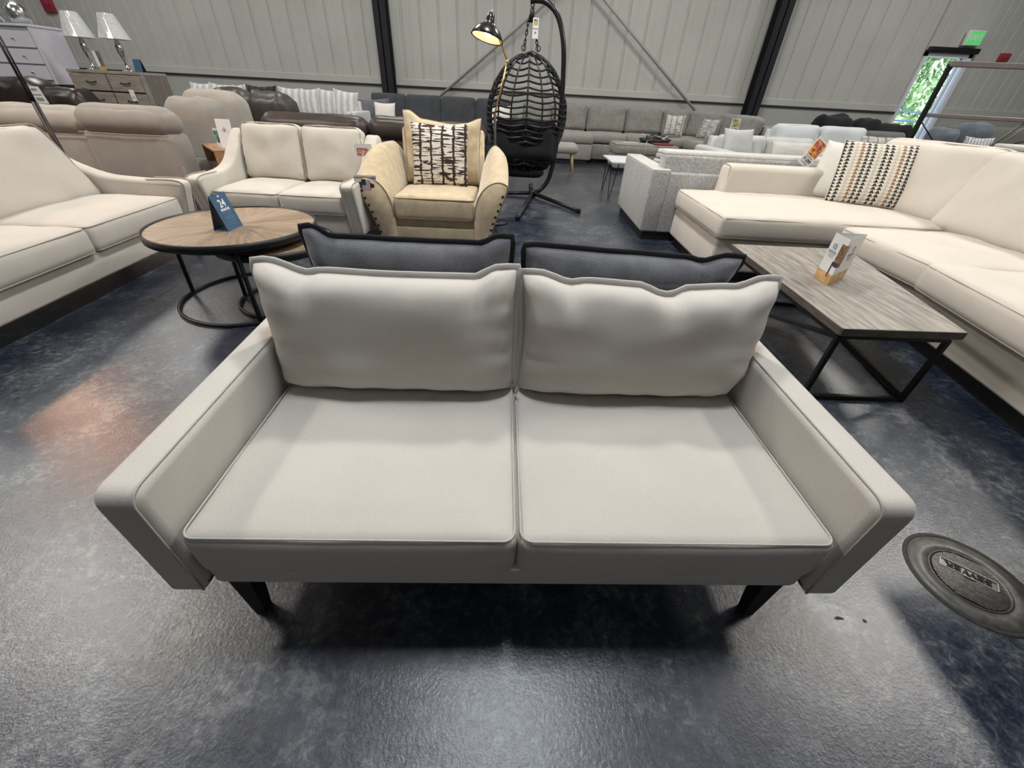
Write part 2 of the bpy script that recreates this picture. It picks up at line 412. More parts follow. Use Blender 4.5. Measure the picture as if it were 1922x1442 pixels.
def tube(pts, r=0.01, closed=False, sides=8, flat=None, caps=True):
    """tube along pts; r scalar or list"""
    pts = [Vector(p) for p in pts]; n = len(pts); bm = bmesh.new(); rings = []
    up = None
    for i, p in enumerate(pts):
        if closed: t = (pts[(i+1) % n]-pts[i-1])
        else: t = pts[min(i+1, n-1)]-pts[max(i-1, 0)]
        if t.length < 1e-9: t = Vector((0, 0, 1))
        t.normalize()
        if up is None:
            up = Vector((0, 0, 1)) if abs(t.z) < 0.9 else Vector((1, 0, 0))
        a = t.cross(up)
        if a.length < 1e-5: a = t.orthogonal()
        a.normalize(); b = a.cross(t).normalized(); up = b
        rr = r[i] if isinstance(r, (list, tuple)) else r
        fl = flat if flat else (1, 1)
        rings.append([bm.verts.new(p+a*math.cos(2*PI*k/sides)*rr*fl[0]+b*math.sin(2*PI*k/sides)*rr*fl[1]) for k in range(sides)])
    m = n if closed else n-1
    for i in range(m):
        A, B = rings[i], rings[(i+1) % n]
        for k in range(sides):
            bm.faces.new((A[k], A[(k+1) % sides], B[(k+1) % sides], B[k]))
    if not closed and caps:
        bm.faces.new(rings[0][::-1]); bm.faces.new(rings[-1])
    bmesh.ops.recalc_face_normals(bm, faces=bm.faces[:])
    return bm

def bar(a, b, w=0.02, h=None):
    """square section bar from a to b"""
    a, b = Vector(a), Vector(b); h = h or w; t = (b-a).normalized()
    up = Vector((0, 0, 1)) if abs(t.z) < 0.95 else Vector((0, 1, 0))
    s = t.cross(up).normalized(); u = s.cross(t).normalized(); bm = bmesh.new()
    vs = [bm.verts.new(p+s*i*w/2+u*j*h/2) for p in (a, b) for i, j in ((-1, -1), (1, -1), (1, 1), (-1, 1))]
    for f in ((3, 2, 1, 0), (4, 5, 6, 7), (0, 1, 5, 4), (1, 2, 6, 5), (2, 3, 7, 6), (3, 0, 4, 7)): bm.faces.new([vs[i] for i in f])
    bmesh.ops.bevel(bm, geom=bm.edges[:], offset=min(w, h)*0.12, segments=1, affect='EDGES')
    return bm

def lathe(prof, n=32, arc=2*PI):
    bm = bmesh.new(); rings = []
    for r, z in prof:
        rings.append([bm.verts.new((r*math.cos(arc*k/n), r*math.sin(arc*k/n), z)) for k in range(n)] if r > 1e-6 else [bm.verts.new((0, 0, z))])
    for A, B in zip(rings, rings[1:]):
        for k in range(n):
            k2 = (k+1) % n
            if len(A) == 1 and len(B) == 1: continue
            if len(A) == 1: bm.faces.new((A[0], B[k2], B[k]))
            elif len(B) == 1: bm.faces.new((A[k], A[k2], B[0]))
            else: bm.faces.new((A[k], A[k2], B[k2], B[k]))
    bmesh.ops.recalc_face_normals(bm, faces=bm.faces[:])
    return bm

def smoothpts(pts, n=6, closed=False):
    P = [Vector(p) for p in pts]; out = []; m = len(P)
    rng = range(m) if closed else range(m-1)
    for i in rng:
        p0 = P[(i-1) % m] if (closed or i > 0) else P[0]
        p1 = P[i]; p2 = P[(i+1) % m]
        p3 = P[(i+2) % m] if (closed or i+2 < m) else P[-1]
        for k in range(n):
            t = k/n
            out.append(0.5*((2*p1)+(-p0+p2)*t+(2*p0-5*p1+4*p2-p3)*t*t+(-p0+3*p1-3*p2+p3)*t**3))
    if not closed: out.append(P[-1])
    return out

def prism(pts, x0, x1, r=0.02, seg=3, axis='x'):
    """closed 2D outline (a,b) extruded between x0 and x1; axis x: a=y b=z; axis y: a=x b=z; axis z: a=x b=y"""
    def mk(a, b, t):
        return {'x': (t, a, b), 'y': (a, t, b), 'z': (a, b, t)}[axis]
    bm = bmesh.new()
    A = [bm.verts.new(mk(a, b, x0)) for a, b in pts]; B = [bm.verts.new(mk(a, b, x1)) for a, b in pts]
    n = len(pts); f1 = bm.faces.new(A); f2 = bm.faces.new(B[::-1])
    for i in range(n): bm.faces.new((A[i], A[(i+1) % n], B[(i+1) % n], B[i]))
    bmesh.ops.recalc_face_normals(bm, faces=bm.faces[:])
    if r > 0:
        es = [e for f in (f1, f2) for e in f.edges]
        bmesh.ops.bevel(bm, geom=es, offset=r, segments=seg, profile=0.5, affect='EDGES')
    return bm

def loft(rings, cap=True, closed=True):
    bm = bmesh.new(); RR = [[bm.verts.new(p) for p in r] for r in rings]
    for A, B in zip(RR, RR[1:]):
        n = len(A)
        for k in range(n if closed else n-1): bm.faces.new((A[k], A[(k+1) % n], B[(k+1) % n], B[k]))
    if cap: bm.faces.new(RR[0]); bm.faces.new(RR[-1])
    bmesh.ops.recalc_face_normals(bm, faces=bm.faces[:])
    return bm

def soft_prism(P, x0, x1, r, seg=4):
    n = len(P); V2 = [Vector(p) for p in P]; nor = []
    area_ = sum(V2[i].x*V2[(i+1) % n].y-V2[(i+1) % n].x*V2[i].y for i in range(n))
    sg = 1 if area_ > 0 else -1
    for i in range(n):
        t = (V2[(i+1) % n]-V2[i-1]).normalized(); nor.append(Vector((-t.y, t.x))*sg)
    rings = []
    prof_ = [(r+0.003, 0.0)]+[(r*(1-math.sin(a)), r*(1-math.cos(a))) for a in [PI/2*k/seg for k in range(seg+1)]]
    for off, dx in prof_: rings.append([(x0+dx, (V2[i]+nor[i]*off).x, (V2[i]+nor[i]*off).y) for i in range(n)])
    for off, dx in prof_[::-1]: rings.append([(x1-dx, (V2[i]+nor[i]*off).x, (V2[i]+nor[i]*off).y) for i in range(n)])
    return loft(rings)
def roundpoly(pts, r, n=5):
    out = []; m = len(pts)
    for i in range(m):
        p = Vector(pts[i]); a = (Vector(pts[i-1])-p); b = (Vector(pts[(i+1) % m])-p)
        rr_ = min(r[i] if isinstance(r, (list, tuple)) else r, a.length*0.45, b.length*0.45)
        A = p+a.normalized()*rr_; B = p+b.normalized()*rr_
        for k in range(n+1):
            t = k/n; out.append(tuple(A*(1-t)**2+p*2*t*(1-t)+B*t*t))
    return out

def lerp_table(tab, x):
    if x <= tab[0][0]: return tab[0][1]
    for (a, b), (c, d) in zip(tab, tab[1:]):
        if x <= c:
            t = (x-a)/(c-a); t = t*t*(3-2*t) if d != b else t
            return b+(d-b)*t
    return tab[-1][1]

def pillow(w, h, t, pinch=0.05, top=None, left=None, right=None, bot=None, flange=0.0, seed=0, n=(34, 24), wr=1.0, p=3.0, fth=0.006, q=0.5, folds=()):
    """pillow standing in the x-z plane, bottom at z=0, thickness along y. top/left/right/bot: tables (param -1..1, offset m)"""
    def outline(u, v):
        x = w/2*u*(1-pinch*(1-v*v)); z = h/2*v*(1-pinch*(1-u*u))
        if top: z += lerp_table(top, u)*max(0, v)**1.5
        if bot: z -= lerp_table(bot, u)*max(0, -v)**1.5
        if right: x += lerp_table(right, v)*max(0, u)**1.5
        if left: x -= lerp_table(left, v)*max(0, -u)**1.5
        return x, z+h/2
    bm = bmesh.new(); nx, nz = n; F = {}; Bk = {}
    for i in range(nx+1):
        for j in range(nz+1):
            u = warp(-1+2*i/nx, 1.6); v = warp(-1+2*j/nz, 1.6)
            x, z = outline(u, v)
            prof = max(0, (1-abs(u)**p)*(1-abs(v)**p))**q
            e = min(1-abs(u), 1-abs(v))
            g = wr*0.006*math.sin((u*17 if 1-abs(v) < 1-abs(u) else v*15)+seed+3*noise.noise(Vector((u*2, v*2, seed))))*math.exp(-e*7)*min(1, e*22)
            nn = wr*0.012*noise.noise(Vector((u*1.8+seed*3, v*1.8, seed)))*prof
            yy = t/2*prof+g+nn
            for (fu, fv, sx, sz, amp) in folds:
                yy -= amp*math.exp(-((u-fu)/sx)**2-((v-fv)/sz)**2)
            edge = i in (0, nx) or j in (0, nz)
            F[i, j] = bm.verts.new((x, -max(yy, 0.0) if not edge else 0, z))
            Bk[i, j] = F[i, j] if edge else bm.verts.new((x, max(yy*0.9, 0.0), z))
    for i in range(nx):
        for j in range(nz):
            bm.faces.new((F[i, j], F[i+1, j], F[i+1, j+1], F[i, j+1]))
            q4 = [Bk[i, j], Bk[i, j+1], Bk[i+1, j+1], Bk[i+1, j]]
            if set(q4) != {F[i, j], F[i+1, j], F[i+1, j+1], F[i, j+1]}: bm.faces.new(q4)
    path = []
    K = 26
    for k in range(K): path.append(outline(-1+2*k/K, -1))
    for k in range(K): path.append(outline(1, -1+2*k/K))
    for k in range(K): path.append(outline(1-2*k/K, 1))
    for k in range(K): path.append(outline(-1, 1-2*k/K))
    fb = None
    if flange > 0:
        fb = bmesh.new(); L = len(path); rings = []
        for k in range(L):
            a = Vector(path[k-1]); b = Vector(path[(k+1) % L]); tt = (b-a).normalized(); nn = Vector((tt.y, -tt.x))
            c = Vector(path[k]); wob = 0.004*noise.noise(Vector((c.x*9, c.y*9, seed)))
            inn = c-nn*0.006; out = c+nn*flange
            ring = [(inn.x, -fth, inn.y), (out.x, -fth*0.8+wob, out.y), (out.x+nn.x*0.003, wob, out.y+nn.y*0.003), (out.x, fth*0.8+wob, out.y), (inn.x, fth, inn.y)]
            rings.append([fb.verts.new(p_) for p_ in ring])
        for k in range(L):
            A, B = rings[k], rings[(k+1) % L]
            for s in range(5): fb.faces.new((A[s], A[(s+1) % 5], B[(s+1) % 5], B[s]))
        bmesh.ops.recalc_face_normals(fb, faces=fb.faces[:])
    bmesh.ops.recalc_face_normals(bm, faces=bm.faces[:])
    return bm, fb, path

def text_mesh(s, size, depth=0.0006, bold=0.0, align='CENTER'):
    cu = bpy.data.curves.new('txt', 'FONT'); cu.body = s; cu.size = size; cu.extrude = depth; cu.offset = bold
    cu.align_x = align; cu.align_y = 'CENTER'
    o = bpy.data.objects.new('txt', cu); COL.objects.link(o)
    dg = bpy.context.evaluated_depsgraph_get(); me = bpy.data.meshes.new_from_object(o.evaluated_get(dg))
    bm = bmesh.new(); bm.from_mesh(me)
    bpy.data.objects.remove(o); bpy.data.curves.remove(cu); bpy.data.meshes.remove(me)
    return bm

# ------------------------------------------------------------------ camera
H = 1.3; F = 740.0; PITCH = R(36.3); ROLL = R(3.1)
cam = bpy.data.cameras.new('camera'); co = bpy.data.objects.new('camera', cam); COL.objects.link(co)
fw = Vector((0, math.cos(PITCH), -math.sin(PITCH))); r0 = Vector((1, 0, 0)); u0 = r0.cross(fw)
rt = r0*math.cos(ROLL)+u0*math.sin(ROLL); upv = u0*math.cos(ROLL)-r0*math.sin(ROLL)
co.matrix_world = Matrix(((rt.x, upv.x, -fw.x, 0), (rt.y, upv.y, -fw.y, 0), (rt.z, upv.z, -fw.z, H), (0, 0, 0, 1)))
cam.sensor_width = 36; cam.lens = F/1922*36; cam.clip_start = 0.05; cam.clip_end = 200
SC.camera = co

# ------------------------------------------------------------------ setting
WY = 13.0          # far wall
XL, XR, YB, ZC = -15.0, 15.0, -7.0, 6.6
struct('floor', box(XL, XR, YB, WY+0.2, -0.15, 0), 'floor')
struct('ceiling', box(XL, XR, YB, WY+0.2, ZC, ZC+0.2), 'ceil')
struct('wall_left', box(XL-0.2, XL, YB, WY, 0, ZC), 'wallpaint')
struct('wall_right', box(XR, XR+0.2, YB, WY, 0, ZC), 'wallpaint')
struct('wall_front', box(XL, XR, YB-0.2, YB, 0, ZC), 'wallpaint')
DX0, DX1, DZ = 9.72, 10.88, 2.62
lw = join(box(XL, DX0, WY, WY+0.2, 0, 1.36), box(DX1, XR, WY, WY+0.2, 0, 1.36))
struct('wall_back', lw, 'wallpaint')
def siding(x0, x1, z0, z1, y=WY):
    """standing-rib steel panels"""
    bm = bmesh.new(); p = 0.462; xs = []
    x = math.floor(x0/p)*p
    prof = [(0, 0), (0.015, 0.028), (0.05, 0.028), (0.065, 0), (0.20, 0), (0.21, 0.005), (0.235, 0.005), (0.245, 0)]
    while x < x1:
        for dx, dy in prof:
            if x0 <= x+dx <= x1: xs.append((x+dx, y+dy))
        x += p
    xs = [(x0, y)]+xs+[(x1, y)]
    a = [bm.verts.new((q[0], q[1], z0)) for q in xs]; b = [bm.verts.new((q[0], q[1], z1)) for q in xs]
    for i in range(len(xs)-1):
        bm.faces.new((a[i], a[i+1], b[i+1], b[i]))
    return bm
sd = join(siding(XL, DX0, 1.48, ZC), siding(DX1, XR, 1.48, ZC), siding(DX0, DX1, DZ, ZC), box(XL, XR, WY+0.05, WY+0.2, DZ, ZC), box(XL, DX0, WY+0.05, WY+0.2, 1.34, DZ), box(DX1, XR, WY+0.05, WY+0.2, 1.34, DZ))
struct('wall_back_siding', sd, 'siding')
struct('trim_1', join(box(XL, DX0, WY-0.03, WY+0.05, 1.36, 1.50, 0.008), box(DX1, XR, WY-0.03, WY+0.05, 1.36, 1.50, 0.008)), 'siding')
struct('trim_2', join(box(XL, DX0, WY-0.035, WY+0.05, 1.325, 1.36), box(DX1, XR, WY-0.035, WY+0.05, 1.325, 1.36)), 'darkline')
def column(name, x):
    w, d, t = 0.30, 0.36, 0.025
    bm = join(box(x-w/2, x+w/2, WY-d, WY-d+t, 0, ZC), box(x-w/2, x+w/2, WY-t-0.04, WY-0.04, 0, ZC), box(x-t/2, x+t/2, WY-d, WY-0.04, 0, ZC))
    struct(name, bm, 'column')
    struct('trim_%d' % (3 if x < 0 else 4), join(box(x-w/2-0.16, x-w/2-0.02, WY-0.025, WY, 1.5, ZC, 0.004), box(x+w/2+0.02, x+w/2+0.16, WY-0.025, WY, 1.5, ZC, 0.004)), 'siding')
column('trim_5', -3.62); column('trim_6', 5.86)
def rod(a, b, label):
    o = link('brace_rod', tube([a, b], 0.032, sides=8), 'galv'); tag(o, label, 'brace rod')
    g = link('end_plate', xf(box(-0.10, 0.10, -0.01, 0.02, -0.07, 0.07, 0.005), (b[0] if b[2] < a[2] else a[0], WY-0.06, min(a[2], b[2]))), 'galv', o)
rod((-2.45, 12.88, 1.08), (3.0, 12.88, 5.05), 'grey steel diagonal brace rod rising to the right behind the hanging chair')
rod((4.55, 12.82, 1.08), (-0.9, 12.82, 5.05), 'grey steel diagonal brace rod rising to the left from the right black column')

# glass exit door
d = bpy.data.objects.new('door_1', None); COL.objects.link(d); d['kind'] = 'structure'; d.location = ((DX0+DX1)/2, WY, 0)
dw = (DX1-DX0)/2
link('door_frame', join(box(-dw, -dw+0.07, -0.06, 0.14, 0, DZ), box(dw-0.09, dw, -0.06, 0.14, 0, DZ), box(-dw, dw, -0.06, 0.14, DZ-0.12, DZ)), 'frame', d, smooth=False)
link('door_leaf', join(box(-dw+0.07, -dw+0.12, 0.02, 0.08, 0.02, DZ-0.12), box(dw-0.20, dw-0.13, 0.02, 0.08, 0.02, DZ-0.12), box(-dw+0.12, dw-0.20, 0.02, 0.08, 0.02, 0.25)), 'frame', d, smooth=False)
link('glass_pane', box(-dw+0.12, dw-0.20, 0.04, 0.052, 0.25, DZ-0.12), 'glass', d, smooth=False)
link('door_closer', join(box(-dw-0.02, dw+0.05, -0.14, -0.06, DZ-0.05, DZ+0.06, 0.02), box(-dw+0.1, -dw+0.16, -0.1, -0.06, 0, 0.01)), 'black', d)
# outside
struct('pavement', box(-8, 40, WY+0.2, 40, -0.30, -0.05), 'pave')
rl = thing('handrail', 'blue-grey metal handrail outside behind the glass exit door', 'handrail', (11.2, 16.0, 0))
link('rail_bar', join(*[bar((-3.5, 0, z), (4.5, 0, z), 0.05) for z in (0.9, 1.15, 1.4)]), 'railw', rl)
for xx in (-2.6, -1.0, 0.6, 2.2):
    link('post', bar((xx, 0, -0.05), (xx, 0, 1.42), 0.06), 'railw', rl)
fol = bmesh.new(); rng = random.Random(3)
for i in range(15000):
    c = Vector((rng.uniform(13, 20), rng.uniform(20, 23.5), rng.uniform(0.2, 6.0)))
    if noise.noise(c*0.5) < -0.30 or noise.noise(c*1.5) < -0.30: continue
    s = rng.uniform(0.08, 0.19); e = Euler((rng.uniform(0, 6), rng.uniform(0, 6), rng.uniform(0, 6))).to_matrix()
    vs = [fol.verts.new(c+e@Vector(p)*s) for p in ((-1, 0, 0), (0, -0.5, 0.1), (1, 0, 0), (0, 0.5, 0.1))]
    fol.faces.new(vs)
o = link('tree_foliage', fol, 'leaf', smooth=False); o['kind'] = 'stuff'; tag(o, 'sunlit green tree foliage outside the glass exit door', 'foliage')
link('trunk', join(tube([(14, 21.2, -0.05), (14.2, 21.2, 3), (14.6, 21.2, 6)], [0.22, 0.17, 0.08]), tube([(19, 21.4, -0.05), (18.8, 21.4, 3), (18.4, 21.4, 6)], [0.22, 0.17, 0.08])), 'oak', o)

# exit sign and alarms
ex = thing('exit_sign', 'green lit exit sign above the glass door', 'exit sign', (10.62, 12.84, 2.86))
link('sign_box', box(-0.19, 0.19, 0, 0.10, -0.14, 0.14, 0.01), 'card', ex)
link('sign_face', box(-0.175, 0.175, -0.006, 0.002, -0.125, 0.125), 'exitgreen', ex, smooth=False)
link('lettering', xf(text_mesh('EXIT', 0.15, 0.002, 0.003), (0, -0.009, 0), (PI/2, 0, 0)), 'whiteink', ex, smooth=False)
link('bracket', box(-0.03, 0.03, 0.1, 0.16, -0.05, 0.05), 'galv', ex)
def alarm(x, z, w, h, label):
    a = thing('fire_alarm', label, 'fire alarm', (x, WY-0.002, z))
    link('housing', box(-w/2, w/2, -0.07, 0, -h/2, h/2, 0.012), 'redtag', a)
    link('strobe', box(-w*0.25, w*0.25, -0.085, -0.065, -h*0.1, h*0.35, 0.005), 'pinkstripe', a)
alarm(11.66, 2.55, 0.24, 0.16, 'small red fire alarm on the siding right of the exit sign')
alarm(-11.9, 2.58, 0.26, 0.30, 'red fire alarm on the wall above the white dresser lamps')

# manhole
mh = thing('manhole_cover', 'round ribbed metal manhole cover set in a patched ring of floor', 'manhole cover', (1.632, 0.757, 0))
link('joint_ring', lathe([(0.166, -0.01), (0.170, 0.0022), (0.177, 0.003), (0.184, 0.0018), (0.188, -0.01)], 64), 'crack', mh)
link('concrete_collar', lathe([(0.112, -0.01), (0.114, 0.0035), (0.135, 0.003), (0.168, 0.0015), (0.170, -0.01)], 64), 'mortar', mh)
lid = lathe([(0, 0.0008), (0.106, 0.0008), (0.107, 0.005), (0.113, 0.005), (0.1135, -0.01)], 64)
link('lid', lid, 'iron', mh)
ribs = []
a0 = R(28)
for k in range(-13, 14):
    t = k*0.0077; half = math.sqrt(max(0, 0.102**2-t*t))
    if half < 0.02: continue
    spans = [(-half, half)]
    if 0.006 < t < 0.052: spans = [(-half, -0.078), (0.078, half)]
    if abs(t) <= 0.006: spans = [(-half, -0.016), (0.016, half)]
    for s0, s1 in spans:
        if s1-s0 > 0.012: ribs.append(box(s0, s1, t-0.0019, t+0.0019, 0.0004, 0.0056))
rb = join(*ribs); xf(rb, (0, 0, 0), (0, 0, R(-38)))
link('tread_ribs', rb, 'ironworn', mh, smooth=False)
lb = xf(join(box(-0.078, 0.078, 0.008, 0.0105, 0.002, 0.0055), box(-0.078, 0.078, 0.0475, 0.05, 0.002, 0.0055), box(-0.078, -0.0755, 0.008, 0.05, 0.002, 0.0055), box(0.0755, 0.078, 0.008, 0.05, 0.002, 0.0055)), (0, 0, 0), (0, 0, R(-38)))
link('name_plate', xf(box(-0.076, 0.076, 0.010, 0.048, 0.0004, 0.0016), (0, 0, 0), (0, 0, R(-38))), 'ironworn', mh, smooth=False)
link('name_border', lb, 'galv', mh, smooth=False, label='bright worn raised border of the name panel')
tx = xf(xf(text_mesh('SEWER', 0.040, 0.002, 0.0006), (0, 0.029, 0.003), (0, 0, PI)), (0, 0, 0), (0, 0, R(-38)))
link('lettering', tx, 'darkline', mh, smooth=False)
link('pick_hole', xf(lathe([(0.0, 0.0028), (0.009, 0.0028), (0.009, 0)], 20), (0, 0, 0), (0, 0, R(-38)), (1.3, 0.8, 1)), 'darkline', mh)
ck = tube(smoothpts([(1.455, 0.96, 0), (1.49, 0.93, 0), (1.51, 0.915, 0), (1.535, 0.885, 0)], 4), [0.002]*13, sides=5); 
link('floor_crack', ck, 'crack', mh)
for i, (x, y, lab) in enumerate(((1.08, 0.605, 'larger dark fleck of debris on the floor in front of the right sofa arm'), (1.16, 0.60, 'tiny dark speck of debris on the bare floor near the manhole'))):
    bm = bmesh.new(); rr = random.Random(i)
    k = 9; c = [bm.verts.new((x+(0.013-0.007*i)*math.cos(2*PI*j/k)*rr.uniform(0.4, 1.3), y+0.006*math.sin(2*PI*j/k)*rr.uniform(0.4, 1.2), 0.002)) for j in range(k)]
    bm.faces.new(c); r_ = bmesh.ops.extrude_face_region(bm, geom=bm.faces[:]); 
    for e_ in r_['geom']:
        if isinstance(e_, bmesh.types.BMVert): e_.co.z = 0.0
    tag(link('debris_fleck', bm, 'darkline', smooth=False), lab, 'debris')

# ------------------------------------------------------------------ track-arm loveseat (front, cream) and its dark twin
def track_loveseat(name, label, loc, rz, fab, seam, legm, backmat=None, group=None):
    t = thing(name, label, 'sofa', loc, rz, group)
    W, ai = 0.895, 0.795
    link('base_rail', box(-ai+0.005, ai-0.005, 0.02, 0.86, 0.22, 0.315, 0.02, 3), fab, t)
    for s in (-1, 1):
        pr = [(0.0, 0.225), (0.0, 0.605), (0.80, 0.625), (0.86, 0.615), (0.88, 0.24), (0.86, 0.225)]
        x0, x1 = sorted((s*ai, s*W))
        a = link('armrest', soft_prism(roundpoly(pr, [0.012, 0.045, 0.02, 0.04, 0.02, 0.02], 6), x0, x1, 0.02), fab, t)
        xi = s*(ai+0.010)
        op = roundpoly(pr, [0.012, 0.045, 0.02, 0.04, 0.02, 0.02], 6)
        link('piping', tube([(xi, p_[0]+(-0.000 if p_[1] < 0.6 else 0), p_[1]) for p_ in op[3:17]], 0.0026, sides=6), seam, a)
    bk = prism([(0.735, 0.30), (0.795, 0.71), (0.825, 0.735), (0.875, 0.725), (0.885, 0.24), (0.74, 0.24)], -ai-0.03, ai+0.03, 0.02, 4)
    bb = link('backrest', bk, backmat or fab, t)
    link('piping', tube([(-0.8, 0.786, 0.64), (0.8, 0.786, 0.64)], 0.003, sides=6), seam, bb)
    for s in (-1, 1):
        c = cushion(0.782, 0.74, 0.152, 0.026, 0.008, 0, 0.006, 0.003, seed=s+3, n=(26, 22, 6))
        for v in c.verts:     # slight sag at the front face
            if v.co.y < -0.3: v.co.z -= 0.004*math.cos(v.co.x*4)
        cs = link('seat_cushion', xf(c, (s*0.393, 0.375, 0.302)), fab, t)
        lp = loop_rect(0.772, 0.73, 0.147, 0.03, 6)
        link('piping', xf(tube(lp, 0.0027, True, 6), (s*0.393, 0.375, 0.302)), seam, cs)
    for sx in (-1, 1):
        for y in (0.06, 0.78):
            rings = [[(sx*0.74+dx*a, y+dy*a, z) for dx, dy in ((-1, -1), (1, -1), (1, 1), (-1, 1))] for z, a in ((0.225, 0.028), (0.0, 0.016))]
            rings[1] = [(p[0]+sx*0.015, p[1]-0.0, p[2]) for p in rings[1]]
            link('leg', loft(rings), legm, t, smooth=False)
    return t

ang = R(2.7)
front = track_loveseat('loveseat', 'cream linen track-arm loveseat with loose flanged back pillows nearest the camera', (0.035, 0.52, 0), ang, 'cream', 'cream_seam', 'blackwood')
def flanged(parent, x, y, z, w, h, t, lean, mat, fmat, seed, top, left=None, right=None, bot=None, yaw=0, flange=0.016, pinch=0.02, folds=(), p=5.0, name='back_pillow', roll=0, q=0.42, label=None):
    bm, fb, _ = pillow(w, h, t, pinch, top, left, right, bot, flange, seed, (44, 32), 1.0, p, q=q, folds=folds)
    if flange:
        for v in fb.verts: pass
    o = link(name, bm, mat, parent, (x, y, z), (-lean, roll, yaw), label=label)
    if fb: link('flange', fb, fmat, o)
    return o
flanged(front, -0.408, 0.615, 0.455, 0.785, 0.378, 0.235, R(10), 'cream', 'cream_seam', 1,
        [(-1, 0.024), (-0.9, 0.028), (-0.6, -0.004), (-0.5, 0.004), (0, 0.0), (0.6, 0.0), (0.68, 0.0), (0.85, 0.03), (1, 0.034)], left=[(-1, -0.01), (-0.4, -0.005), (0.6, 0.005), (1, 0.012)], right=[(-1, 0.01), (0.3, 0.012), (1, 0.01)],
        folds=((-0.62, 0.86, 0.07, 0.3, 0.018), (0.70, 0.86, 0.06, 0.3, 0.020), (0.0, 0.8, 0.3, 0.2, 0.006)))
flanged(front, 0.418, 0.615, 0.455, 0.79, 0.368, 0.235, R(10), 'cream', 'cream_seam', 2,
        [(-1, 0.03), (-0.88, 0.03), (-0.62, 0.004), (-0.5, 0.012), (-0.1, 0.006), (0.14, -0.022), (0.18, -0.024), (0.32, 0.002), (0.6, 0.008), (0.68, 0.008), (0.9, 0.038), (1, 0.038)],
        left=[(-1, 0.01), (0.3, 0.005), (1, 0.012)], right=[(-1, -0.045), (-0.3, 0.0), (0.5, 0.012), (1, 0.02)],
        folds=((0.16, 0.8, 0.05, 0.35, 0.022), (0.27, 0.55, 0.04, 0.2, 0.008), (0.02, 0.5, 0.05, 0.25, 0.007), (-0.62, 0.9, 0.06, 0.25, 0.016), (0.66, 0.9, 0.06, 0.25, 0.016)))
zp = link('zipper_pull', join(xf(lathe([(0.0, -0.006), (0.006, -0.003), (0.006, 0.003), (0, 0.006)], 10), (0.005, 0.56, 0.473)), tube(smoothpts([(0.008, 0.557, 0.480), (0.016, 0.553, 0.490), (0.010, 0.552, 0.498), (0.003, 0.556, 0.488)], 4), 0.0022, sides=6)), 'zip', front)

back = track_loveseat('loveseat', 'charcoal grey loveseat with black-edged pillows standing back to back with the cream loveseat', (-0.005, 2.305, 0), PI+R(1.0), 'charcoal_frame', 'charcoal_dark', 'blackwood', 'charcoal_dark')
flanged(back, 0.440, 0.70, 0.455, 0.80, 0.375, 0.22, R(8), 'charcoal', 'charcoal_dark', 5,
        [(-1, 0.03), (-0.88, 0.03), (-0.7, 0.0), (0, 0.0), (0.7, 0.0), (0.74, 0.0), (0.9, 0.035), (1, 0.03)], folds=((0.7, 0.86, 0.06, 0.3, 0.016), (-0.7, 0.86, 0.06, 0.3, 0.016)), p=4.0)
flanged(back, -0.425, 0.70, 0.455, 0.82, 0.36, 0.22, R(8), 'charcoal', 'charcoal_dark', 6,
        [(-1, 0.01), (-0.85, 0.012), (-0.66, -0.014), (-0.5, 0.0), (0, 0.008), (0.9, 0.018), (1, 0.014)], left=[(-1, -0.05), (0, -0.01), (1, 0.035)], folds=((-0.66, 0.86, 0.05, 0.3, 0.016),), p=4.0)

